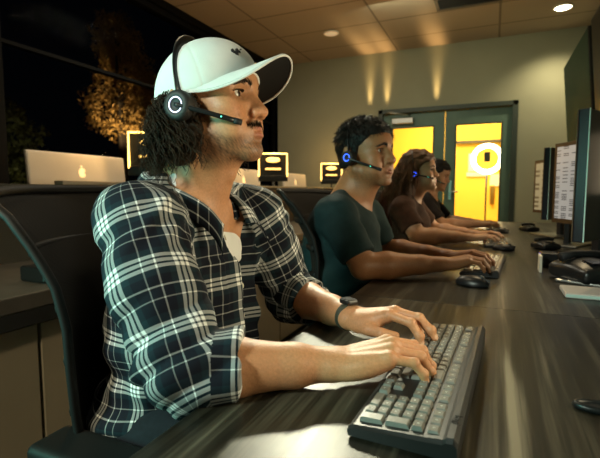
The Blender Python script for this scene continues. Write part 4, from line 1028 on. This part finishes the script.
# ------------------------------------------------------------------ furniture and desk things
DT = .74
def desks():
    for n, (a, b, lb) in enumerate(((-.55, 1.1695, 'dark grey wood-grain worktop under the near keyboard'), (1.1705, 4.66, 'long dark grey wood-grain worktop running on to the doors'))):
        t = thing('worktop', lb, 'desk', (.10, (a + b) / 2, 0)); L = (b - a) / 2
        m = MB(); m.box((-.455, -L, DT - .030), (.62, L, DT), .0012); m.build('tabletop', MT['wood'], t)
        m = MB(); m.box((-.4565, -L, DT - .0295), (-.4545, L, DT - .003), .0006); m.build('edge_band', MT['black'], t)
        k = 2 if n == 0 else 4
        for i in range(k):
            y = ((-.49, 1.11), (1.23, 2.13, 3.16, 4.60))[n][i] - (a + b) / 2; m = MB(); m.box((-.30, y - .02, 0), (-.24, y + .02, DT - .03), .004); m.box((.40, y - .02, 0), (.46, y + .02, DT - .03), .004); m.box((-.36, y - .03, 0), (.52, y + .03, .03), .004); m.build('leg_frame', MT['black_matte'], t)
        m = MB(); m.box((.44, -L + .08, .25), (.455, L - .08, DT - .03)); m.build('modesty_panel', MT['black_matte'], t)

def counters():
    t = thing('counter', 'dark counter top behind the office chairs', 'counter', (-1.5, 2.3, 0)); m = MB(); m.box((-.28, -2.4, .695), (.305, 2.9, .742), .004); m.build('countertop', MT['counter'], t); m = MB(); m.box((.300, -2.4, .650), (.304, 2.9, .694)); m.build('apron', MT['black_matte'], t)
    lbs = ['beige cabinet at the picture edge behind the nearest chair', 'beige cabinet behind the back of the nearest chair', 'beige cabinet behind the man in plaid', 'beige cabinet seen between the two men', 'beige cabinet behind the man in teal', 'beige cabinet furthest along under the counter']
    y = .04 - .0
    for i in range(6):
        a = y + i * .80 - .0; t = thing('cabinet', lbs[i], 'cabinet', (-1.5, a + .4, 0)); m = MB(); m.box((-.25, -.398, .06), (.262, .398, .693), .002); m.build('body', MT['cabinet'], t)
        m = MB(); m.box((-.22, -.38, 0), (.22, .38, .06)); m.build('plinth', MT['black_matte'], t)
        for s in (-1, 1):
            m = MB(); m.box((.262, min(s * .004, s * .394), .075), (.280, max(s * .004, s * .394), .640), .002); d = m.build('door', MT['cabinet'], t)
            m = MB(); m.tube([(.282, s * .04, .52), (.296, s * .04, .52), (.296, s * .04, .60), (.282, s * .04, .60)], .004, 6); m.build('handle', MT['charcoal'], d)
    for a, b, mt, z, lb in ((-.10, 1.36, 'partition_grey', 1.062, 'grey fabric partition beside the silver monitor at the picture edge'), (1.37, 5.35, 'partition', 1.080, 'long brown fabric partition topped with a pale rail')):
        t = thing('partition_screen', lb, 'partition', (-1.80, (a + b) / 2, 0)); L = (b - a) / 2; m = MB(); m.box((-.03, -L, .0), (.018, L, z - .018), .003); m.build('fabric_panel', MT[mt], t); m = MB(); m.box((-.035, -L, z - .018), (.022, L, z), .003); m.build('top_rail', MT['partition_cap' if mt == 'partition' else 'partition_grey'], t)
    t = thing('counter', 'far counter behind the partition carrying silver monitors', 'counter', (-2.2, 2.5, 0)); m = MB(); m.box((-.36, -2.4, .70), (.36, 3.25, .735), .003); m.build('countertop', MT['counter'], t)
    for s in (-2.3, 0, 2.7): m = MB(); m.box((-.30, s - .03, 0), (.30, s + .03, .70)); m.build('leg', MT['black_matte'], t)

def silver_monitors():
    def one(y, lb):
        t = thing('desktop_computer', lb, 'computer', (-2.17, y, .735), R_(0), 'silver computers behind the partition'); Mx = T((0, 0, 0), (0, R_(-5), 0))
        m = MB(); m.box((-.012, -.325, .10), (.012, .325, .515), .010, Mx); m.build('housing', MT['silver'], t)
        m = MB(); m.box((-.0135, -.312, .19), (-.0125, .312, .505), .0004, Mx); m.build('screen', MT['screen_dark'], t)
        m = MB(); m.box((-.10, -.09, 0), (.10, .09, .008), .003); m.box((.014, -.08, .006), (.026, .08, .30), .003, T((0, 0, 0), (0, R_(-5), 0))); m.build('stand', MT['silver'], t)
        # the maker's mark: a small round fruit shape with a leaf, its glow imitating reflected lamp light
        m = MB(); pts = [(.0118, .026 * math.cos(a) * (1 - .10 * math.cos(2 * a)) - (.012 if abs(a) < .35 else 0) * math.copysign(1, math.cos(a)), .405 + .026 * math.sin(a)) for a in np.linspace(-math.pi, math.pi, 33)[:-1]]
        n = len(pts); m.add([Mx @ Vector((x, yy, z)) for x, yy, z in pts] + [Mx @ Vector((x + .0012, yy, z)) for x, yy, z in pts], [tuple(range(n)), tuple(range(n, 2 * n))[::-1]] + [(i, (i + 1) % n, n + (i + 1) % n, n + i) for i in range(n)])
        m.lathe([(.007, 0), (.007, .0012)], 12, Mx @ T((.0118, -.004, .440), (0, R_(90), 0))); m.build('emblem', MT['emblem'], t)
        return t
    one(1.82, 'silver computer with a warm glow on its back, behind the nearest chair')
    one(3.62, 'silver computer beside the larger glowing frame lamp between the men')
    one(4.82, 'silver computer beside the small glowing frame lamp near the far wall')
    def lamp(x, y, lb):
        t = thing('frame_lamp', lb, 'lamp', (x, y, .735), R_(-62), None)
        m = MB(); w, h0, h1 = .135, .44, .66
        m.tube([(0, -w, h0), (0, -w, h1), (0, w, h1), (0, w, h0)], .0075, 8); m.build('light_frame', MT['warm'], t)
        m = MB(); m.box((-.014, -w - .006, h0 - .045), (.006, w + .006, h0 + .012), .004); m.build('lower_bar', MT['black'], t)
        m = MB(); m.box((-.020, -w, h0), (-.012, w, h1), .002); m.build('back_panel', MT['black_matte'], t)
        m = MB(); pts = [(-.010, .060 * math.cos(a), .600 + .016 * math.sin(a)) for a in np.linspace(0, 2 * math.pi, 25)[:-1]]; m.tube(pts, .010, 6, True); m.box((-.012, -.055, .590), (-.006, .055, .610), .004); m.build('painted_oval_reflection', MT['warm_dim'], t)
        m = MB(); m.box((-.011, -.075, .505), (-.005, .075, .522), .003); m.build('painted_strip_reflection', MT['warm_dim'], t)  # oval and strip: reflections inside the frame, made as glowing shapes
        m = MB(); m.tube([(-.01, 0, .012), (-.01, 0, .42)], .011, 8); m.lathe([(.075, 0), (.075, .008), (.02, .016)], 24); m.build('stand', MT['black'], t)
        l = bpy.data.lights.new('lamp_glow', 'POINT'); l.energy = 7.0; l.color = (1.0, .58, .20); l.shadow_soft_size = .04; o = bpy.data.objects.new('lamp_glow', l); COL.objects.link(o); o.parent = t; o.location = (.02, 0, .715)
    lamp(-1.95, 2.12, 'glowing rectangular frame lamp half hidden by the dark hair'); lamp(-1.95, 3.76, 'large glowing rectangular frame lamp just past the brim of the white cap'); lamp(-1.95, 5.42, 'small glowing rectangular frame lamp near the far wall')

def make_chair(label, x, y, rz=0, src=None):
    if src is not None:
        t = copy_tree(src); t.location = (x, y, 0); t.rotation_euler = (0, 0, rz); t['label'] = label; return t
    t = thing('office_chair', label, 'chair', (x, y, 0), rz, 'mesh-backed office chairs')
    zs = [.555, .64, .72, .80, .87, .93, .98, 1.035]; ex = [-.040, -.038, -.035, -.032, -.045, -.075, -.105, -.145]; hw = [.188, .200, .208, .214, .222, .235, .250, .262]
    def prof(v):
        z = zs[0] + (zs[-1] - zs[0]) * v; return np.interp(z, zs, ex), np.interp(z, zs, hw), z
    def back(u, v):
        e, w, z = prof(v); s = u * 2 - 1; return (e - .105 * (1 - s * s), w * s, z - .010 * s ** 4 * (v > .9))
    m = MB(); m.sheet(back, 24, 24, .004); b = m.build('backrest', MT['chair_mesh'], t)
    m = MB()
    for v in (.18, .38, .58, .78):
        m.tube([tuple(np.array(back(i / 20, v)) + np.array([-.008, 0, 0])) for i in range(21)], .0085, 8, flat=(1.4, .6))
    m.build('back_rib', MT['chair_frame'], b)
    rim = [back(0, i / 20) for i in range(21)] + [back(i / 20, 1) for i in range(1, 20)] + [back(1, 1 - i / 20) for i in range(21)] + [back(1 - i / 20, 0) for i in range(1, 20)]
    m = MB(); m.tube(rim, .010, 10, True, flat=(1, .8)); m.build('back_frame', MT['chair_frame'], t)
    m = MB(); m.tube([(-.165, 0, .80), (-.160, 0, .60), (-.06, 0, .43), (.06, 0, .40)], [.020, .026, .030, .03], 10, flat=(1, 1.6)); m.build('back_spine', MT['black'], t)
    S = Sdf(); S.box((.09, 0, .452), (.255, .250, .042), .036, 0); S.ell((.33, 0, .450), (.06, .22, .045), .04); S.func(lambda P: .003 * wob(P, 30, 2)); me, V, F = polygonise(S, .009, 'seat'); link('seat', me, MT['black_soft'], t)
    m = MB(); m.box((-.10, -.16, .375), (.24, .16, .412), .01); m.build('seat_pan', MT['black_matte'], t)
    for sy in (-1, 1):
        S = Sdf(); S.box((.05, sy * .222, .588), (.135, .044, .016), .014, 0); me, V, F = polygonise(S, .006, 'armrest'); ar = link('armrest', me, MT['chair_frame'], t)
        m = MB(); m.tube([(.05, sy * .225, .58), (.05, sy * .245, .50), (.05, sy * .20, .395), (.05, sy * .10, .39)], .016, 8); m.build('armrest_post', MT['chair_frame'], ar)
    m = MB(); m.tube([(.07, 0, .09), (.07, 0, .38)], [.03, .022], 14); m.build('gas_column', MT['black'], t)
    for k in range(5):
        a = k * 2 * math.pi / 5 + .3; c, s = math.cos(a), math.sin(a); m = MB(); m.tube([(.07, 0, .115), (.07 + .30 * c, .30 * s, .075)], [.030, .018], 8); l = m.build('leg', MT['black_matte'], t)
        m = MB(); m.lathe([(.001, -.022), (.024, -.022), (.029, -.015), (.029, .015), (.024, .022), (.001, .022)], 16, T((.07 + .30 * c, .30 * s, .029), (R_(90), 0, a + 1.2))); m.tube([(.07 + .30 * c, .30 * s, .075), (.07 + .30 * c, .30 * s, .04)], .008, 6); m.build('caster', MT['black'], l)
    return t

def key_layout():
    """(column position, width, row) in key units; row 0 is the space bar row, 5 the function row"""
    K = []
    def row(r, x, ws):
        for w in ws:
            if w > 0: K.append((x, w, r))
            x += abs(w)
    row(5.15, 0, [1, -1, 1, 1, 1, 1, -.5, 1, 1, 1, 1, -.5, 1, 1, 1, 1, -.25, 1, 1, 1, -.25, 1, 1, 1, 1])
    row(4, 0, [1] * 13 + [2, -.25, 1, 1, 1, -.25, 1, 1, 1, 1]); row(3, 0, [1.5] + [1] * 12 + [1.5, -.25, 1, 1, 1, -.25, 1, 1, 1])
    row(2, 0, [1.75] + [1] * 11 + [2.25, -3.5, 1, 1, 1]); row(1, 0, [2.25] + [1] * 10 + [2.75, -1.25, 1, -1.25, 1, 1, 1]); row(0, 0, [1.25, 1.25, 1.25, 6.25, 1.25, 1.25, 1.25, 1.25, -.25, 1, 1, 1, -.25, 2, 1])
    K.append((21.5, 1, 2.5, 2)); K.append((21.5, 1, .5, 2)); return K

def make_keyboard(label, x, y, rz):
    t = thing('keyboard', label, 'keyboard', (x, y, DT), rz, 'black keyboards'); U = .0190; W = 22.5 * U; D = .150
    # local: x away from the typist, +y toward the left hand; keys run from +y (Esc) to -y (number pad)
    prof = [(-.078, .0), (-.080, .006), (-.077, .0105), (-.070, .0135), (.030, .0185), (.056, .0205), (.061, .024), (.070, .0245), (.076, .019), (.077, .0)]
    m = MB(); vs = []; fs = []; ys = (W / 2 + .012, W / 2 + .008, -W / 2 - .008, -W / 2 - .012); n = len(prof)
    for j, yy in enumerate(ys):
        for (px, pz) in prof: vs.append((px * (.985 if j in (0, 3) else 1), yy, pz * (.80 if j in (0, 3) else 1) + .003))
    for j in range(3):
        for i in range(n): fs.append((j * n + i, j * n + (i + 1) % n, (j + 1) * n + (i + 1) % n, (j + 1) * n + i))
    fs += [tuple(range(n)), tuple(range(3 * n, 4 * n))[::-1]]; m.add(vs, fs); m.build('case', MT['keybase'], t)
    slope = math.atan2(.006, .115)
    def place(k):
        cx, w, r = k[:3]; hh = k[3] if len(k) > 3 else 1; kx = -.066 + r * U + U * .5; ky = W / 2 - (cx + w / 2) * U; return kx, ky, w * U, hh * U
    Ks = sorted(key_layout(), key=lambda k: -k[0]); meshes = {}; rest = MB(); leg_m = MB()
    for i, k in enumerate(Ks):
        kx, ky, w, hh = place(k); zb = .0150 + (kx + .07) * math.tan(slope); low = k[2] > 5; key = (round(w, 5), round(hh, 5), low)
        if key not in meshes:
            q = MB(); a, b, c, d = hh / 2 - .0014, w / 2 - .0014, hh / 2 - (.0030), w / 2 - .0028; h = .0070 if not low else .0045
            V = [(-a, -b, 0), (a, -b, 0), (a, b, 0), (-a, b, 0), (-a, -b, .002), (a, -b, .002), (a, b, .002), (-a, b, .002), (-c, -d, h), (c * .86, -d, h * .93), (c * .86, d, h * .93), (-c, d, h)]
            q.add(V, [(0, 3, 2, 1), (0, 1, 5, 4), (1, 2, 6, 5), (2, 3, 7, 6), (3, 0, 4, 7), (4, 5, 9, 8), (5, 6, 10, 9), (6, 7, 11, 10), (7, 4, 8, 11), (8, 9, 10, 11)])
            me = q.mesh('key'); me.materials.append(MT['key']); meshes[key] = me
        if i >= len(Ks) - 100:
            pass
        if i < 100:
            o = bpy.data.objects.new('key', meshes[key]); COL.objects.link(o); o.parent = t; o.location = (kx, ky, zb); o.rotation_euler = (0, -slope, 0)
        else:
            me = meshes[key]; rest.add([(v.co.x + kx, v.co.y + ky, v.co.z + zb) for v in me.vertices], [tuple(p.vertices) for p in me.polygons])
        if w < .03 and hh < .03:    # tiny pale characters on the caps
            zt = zb + (.0066 if not low else .0044); g = .0011
            leg_m.add([(kx - .0005 + g * a, ky + g * b, zt + .00025) for a, b in ((-1.5, 1.2), (-1.5, .5), (1.8, .5), (1.8, 1.2), (-1.5, -.4), (-1.5, -1.1), (1.0, -1.1), (1.0, -.4))], [(0, 1, 2, 3), (4, 5, 6, 7)])
    o = rest.build('far_keys', MT['key'], t); o['kind'] = 'stuff'; o['label'] = 'the last keys at the Esc end'
    leg_m.build('key_legends', MT['legend'], t)
    # maker's name on the strip behind the number pad
    c = bpy.data.curves.new('maker_name', 'FONT'); c.body = 'logi'; c.size = .016; c.extrude = .0002; c.align_x = 'CENTER'
    tmp = bpy.data.objects.new('maker_name', c); COL.objects.link(tmp); me = bpy.data.meshes.new_from_object(tmp.evaluated_get(bpy.context.evaluated_depsgraph_get())); bpy.data.objects.remove(tmp)
    o = link('maker_name', me, MT['black'], t); o.location = (.0640, -W / 2 + .035, .0278); o.rotation_euler = (0, 0, R_(-90))
    return t

def make_mouse(label, x, y, rz, src=None, mt='black'):
    if src is not None:
        t = copy_tree(src); t.location = (x, y, DT); t.rotation_euler = (0, 0, rz); t['label'] = label; return t
    t = thing('computer_mouse', label, 'mouse', (x, y, DT), rz, 'computer mice'); S = Sdf(); S.ell((0, 0, .008), (.052, .031, .026), 0); S.box((0, 0, -.03), (.2, .2, .032), .001, .003, 's'); me, V, F = polygonise(S, .003, 'shell'); link('shell', me, MT[mt], t)
    m = MB(); m.lathe([(.001, -.004), (.009, -.004), (.009, .004), (.001, .004)], 14, T((.026, 0, .027), (R_(90), 0, 0))); m.build('scroll_wheel', MT['charcoal'], t)
    m = MB(); m.box((.006, -.0006, .020), (.05, .0006, .0325), 0, T((0, 0, 0), (0, R_(8), 0))); m.build('button_seam', MT['charcoal'], t); return t

def make_monitor(label, p0, p1, face, z0=.885, z1=1.262):
    """flat screen whose lower edge runs from p0 to p1; face: +1 the screen looks to the left of p0->p1"""
    a, b = np.array(p0), np.array(p1); w = np.linalg.norm(b - a); d = (b - a) / w; c = (a + b) / 2; rz = math.atan2(d[1], d[0])
    t = thing('monitor', label, 'monitor', (c[0], c[1], DT), rz, None); h0, h1 = z0 - DT, z1 - DT; s = face
    m = MB(); m.box((-w / 2, -.014, h0), (w / 2, .014, h1), .003); m.build('housing', MT['back'], t)
    m = MB(); y0, y1 = sorted((s * .0138, s * .0175)); m.box((-w / 2, y0, h0), (w / 2, y1, h1), .001); bz = m.build('bezel', MT['bezel'], t)
    m = MB(); yy = s * .0180; q = .018; V = [(-w / 2 + q, yy, h0 + .02), (w / 2 - q, yy, h0 + .02), (w / 2 - q, yy, h1 - q), (-w / 2 + q, yy, h1 - q)]
    bk = [(x, yy - s * .001, z) for x, _, z in V]; m.add(V + bk, [(0, 1, 2, 3), (7, 6, 5, 4), (0, 4, 5, 1), (1, 5, 6, 2), (2, 6, 7, 3), (3, 7, 4, 0)]); o = m.build('screen', None, t)
    uv = o.data.uv_layers.new(name='UVMap')
    for lp in o.data.loops: v = o.data.vertices[lp.vertex_index].co; uv.data[lp.index].uv = ((v.x + w / 2) / w, (v.z - h0) / (h1 - h0))
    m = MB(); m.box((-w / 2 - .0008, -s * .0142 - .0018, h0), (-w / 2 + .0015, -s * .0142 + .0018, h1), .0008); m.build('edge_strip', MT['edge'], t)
    m = MB(); m.box((-.022, -.014 - s * .0 - .03, .01), (.022, .014 - .03, h0 + .14), .004) if s > 0 else m.box((-.022, .016, .01), (.022, .044, h0 + .14), .004); m.build('neck', MT['black'], t)
    m = MB(); m.box((-.14, -.12 if s > 0 else -.10, 0), (.14, .10 if s > 0 else .12, .011), .004); m.build('foot', MT['steel'], t)
    return t, o

def dock(label, x, y, rz, sc=1.0, first=None):
    if first is not None:
        t = copy_tree(first); t.location = (x, y, DT); t.rotation_euler = (0, 0, rz); t.scale = (sc,) * 3; t['label'] = label; return t
    t = thing('desk_phone', label, 'telephone', (x, y, DT), rz, 'black desk phones with tiny lights'); t.scale = (sc,) * 3
    S = Sdf(); S.box((0, 0, .034), (.115, .095, .028), .02, 0); S.ell((.0, 0, .048), (.110, .088, .046), .03); S.cone((-.085, -.06, .045), (-.085, .06, .045), .022, .022, .02); me, V, F = polygonise(S, .005, 'housing'); link('housing', me, MT['black'], t)
    m = MB(); m.tube([(-.03, -.095, .092), (-.03, -.04, .104), (-.03, .04, .104), (-.03, .095, .092)], [.020, .015, .015, .020], 10); m.build('handset', MT['black_matte'], t)
    m = MB(); m.box((.02, -.05, .086), (.08, .04, .093), .002, T((0, 0, 0), (0, R_(6), 0))); m.build('display', MT['screen_dark'], t)
    for i, (yy, mt) in enumerate(((-.03, 'teal_led'), (.012, 'amber_led'), (-.055, 'teal_led'))):
        m = MB(); m.box((-.112, yy - .004, .048), (-.104, yy + .004, .054), .001); m.build('indicator_light', MT[mt], t)
    for i, yy in enumerate((-.05,)):
        m = MB(); m.box((-.112, -.004 + .045, .018), (-.105, .024 + .045, .023), .001); m.build('status_plate', MT['cream'], t)
    return t

def desk_things():
    k1 = make_keyboard('black keyboard with worn keys painted grey as if reflecting light under the hands of the man in the cap', -.076, .692, R_(-2.5)); k1.scale = (.80, .985, 1)
    k2 = copy_tree(k1); k2.location = (-.020, 1.80, DT); k2.rotation_euler = (0, 0, R_(-4)); k2['label'] = 'black keyboard under the hands of the man in the dark teal T-shirt'
    k3 = copy_tree(k1); k3.location = (.020, 2.66, DT); k3.rotation_euler = (0, 0, R_(2)); k3['label'] = 'dark keyboard under the hands of the woman with long brown hair'
    k4 = copy_tree(k1); k4.location = (.020, 3.68, DT); k4.rotation_euler = (0, 0, R_(2)); k4['label'] = 'dark keyboard at the far end by the doors'
    m1 = make_mouse('black mouse on the wood-grain desk before the second keyboard', -.050, 1.425, R_(-20))
    make_mouse('dark mouse beside the third keyboard by the woman', .055, 2.36, R_(-10), m1); make_mouse('dark mouse beside the far keyboard by the doors', .055, 3.36, R_(0), m1)
    t, s = make_monitor('large monitor seen from behind with a highlight painted along its edge, nearest on the desk', (.225, 1.455), (.46, 1.905), 1); s.data.materials.append(MT['screen_dark'])
    t, s = make_monitor('monitor showing a white spreadsheet behind the nearest monitor', (.275, 2.40), (.50, 1.965), -1, .885, 1.255); s.data.materials.append(MT['sheet'])
    t, s = make_monitor('dark monitor turned away just past the white spreadsheet', (.245, 2.56), (.46, 2.99), 1, .885, 1.255); s.data.materials.append(MT['screen_dark'])
    t, s = make_monitor('monitor with a yellowish form on screen, farthest along the desk', (.275, 3.50), (.49, 3.06), -1, .885, 1.245); s.data.materials.append(MT['form'])
    d = dock('large black desk phone with tiny green and amber lights before the nearest monitor', .290, 1.66, R_(-62), .82)
    dock('black desk phone beside the white spreadsheet monitor', .33, 2.60 - .12 + .0, R_(-62), .5, d).location = (.25, 2.50, DT); dock('small-looking black desk phone by the farthest monitor', .31, 3.30, R_(-62), .5, d).location = (.25, 3.60, DT)
    tag(MB().box((-.004, -.035, 0), (.004, .035, .060), .001).build('card_holder', MT['cream'], None, (.165, 1.80, DT)), 'small upright cream card beside the large desk phone', 'card')
    t = thing('adapter', 'small black box with a blue light on the desk behind the cream card', 'adapter', (.205, 1.93, DT)); m = MB(); m.box((-.03, -.04, 0), (.03, .04, .055), .006); m.build('box', MT['black'], t); m = MB(); m.box((-.0315, -.02, .040), (-.0290, .012, .048), .001); m.build('indicator_light', MT['blue_led'], t)
    t = thing('base_plate', 'flat silver plate at the picture edge in front of the black desk phone', 'plate', (.335, 1.455, DT)); m = MB(); m.box((-.145, -.09, 0), (.16, .03, .014), .003); m.build('plate', MT['silver'], t); m = MB(); m.box((-.144, -.0915, .003), (.159, -.0895, .011), .0006); m.build('painted_rim_glint', MT['edge'], t)  # pale teal rim strip paints the lit front edge
    t = thing('cable_clip', 'flat black oval clip lying alone on the bare desk', 'clip', (.142, .668, DT)); m = MB(); m.tube([(.03 * math.cos(a), .012 * math.sin(a), .005) for a in np.linspace(0, 6.283, 25)[:-1]], .005, 8, True); m.build('loop', MT['black'], t); m = MB(); m.box((-.026, -.009, .001), (.026, .009, .006), .002); m.build('plate', MT['black_matte'], t)
    tag(MB().box((-.03, -.045, 0), (.03, .045, .003), .001).build('paper_card', MT['cream'], None, (.235, .945, DT)), 'white card corner at the picture edge on the bare desk', 'card')
    t = thing('router', 'small black device with a blue light on the counter behind the chairs', 'router', (-1.33, 3.72, .742)); m = MB(); m.box((-.06, -.10, 0), (.06, .10, .045), .008); m.build('housing', MT['black'], t); m = MB(); m.box((.0585, -.03, .022), (.0615, .02, .032), .001); m.build('indicator_light', MT['blue_led'], t)
    t = thing('router', 'small black device with a blue light behind the nearest chair back', 'router', (-1.33, 1.02, .742)); m = MB(); m.box((-.06, -.12, 0), (.06, .12, .05), .008); m.build('housing', MT['black'], t); m = MB(); m.box((.0585, -.02, .022), (.0615, .03, .029), .001); m.build('indicator_light', MT['blue_led'], t)

room(); outside(); desks(); counters(); silver_monitors()
c1 = make_chair('black mesh-backed office chair of the man in the cap', -.625, .715, 0)
make_chair('black mesh-backed office chair of the man in the dark teal T-shirt', -.515, 1.60, 0, c1)
make_chair('black office chair of the woman with long hair', -.50, 2.66, 0, c1); make_chair('black office chair of the person by the doors', -.52, 3.66, 0, c1)
man_in_cap(); other_people(); desk_things()
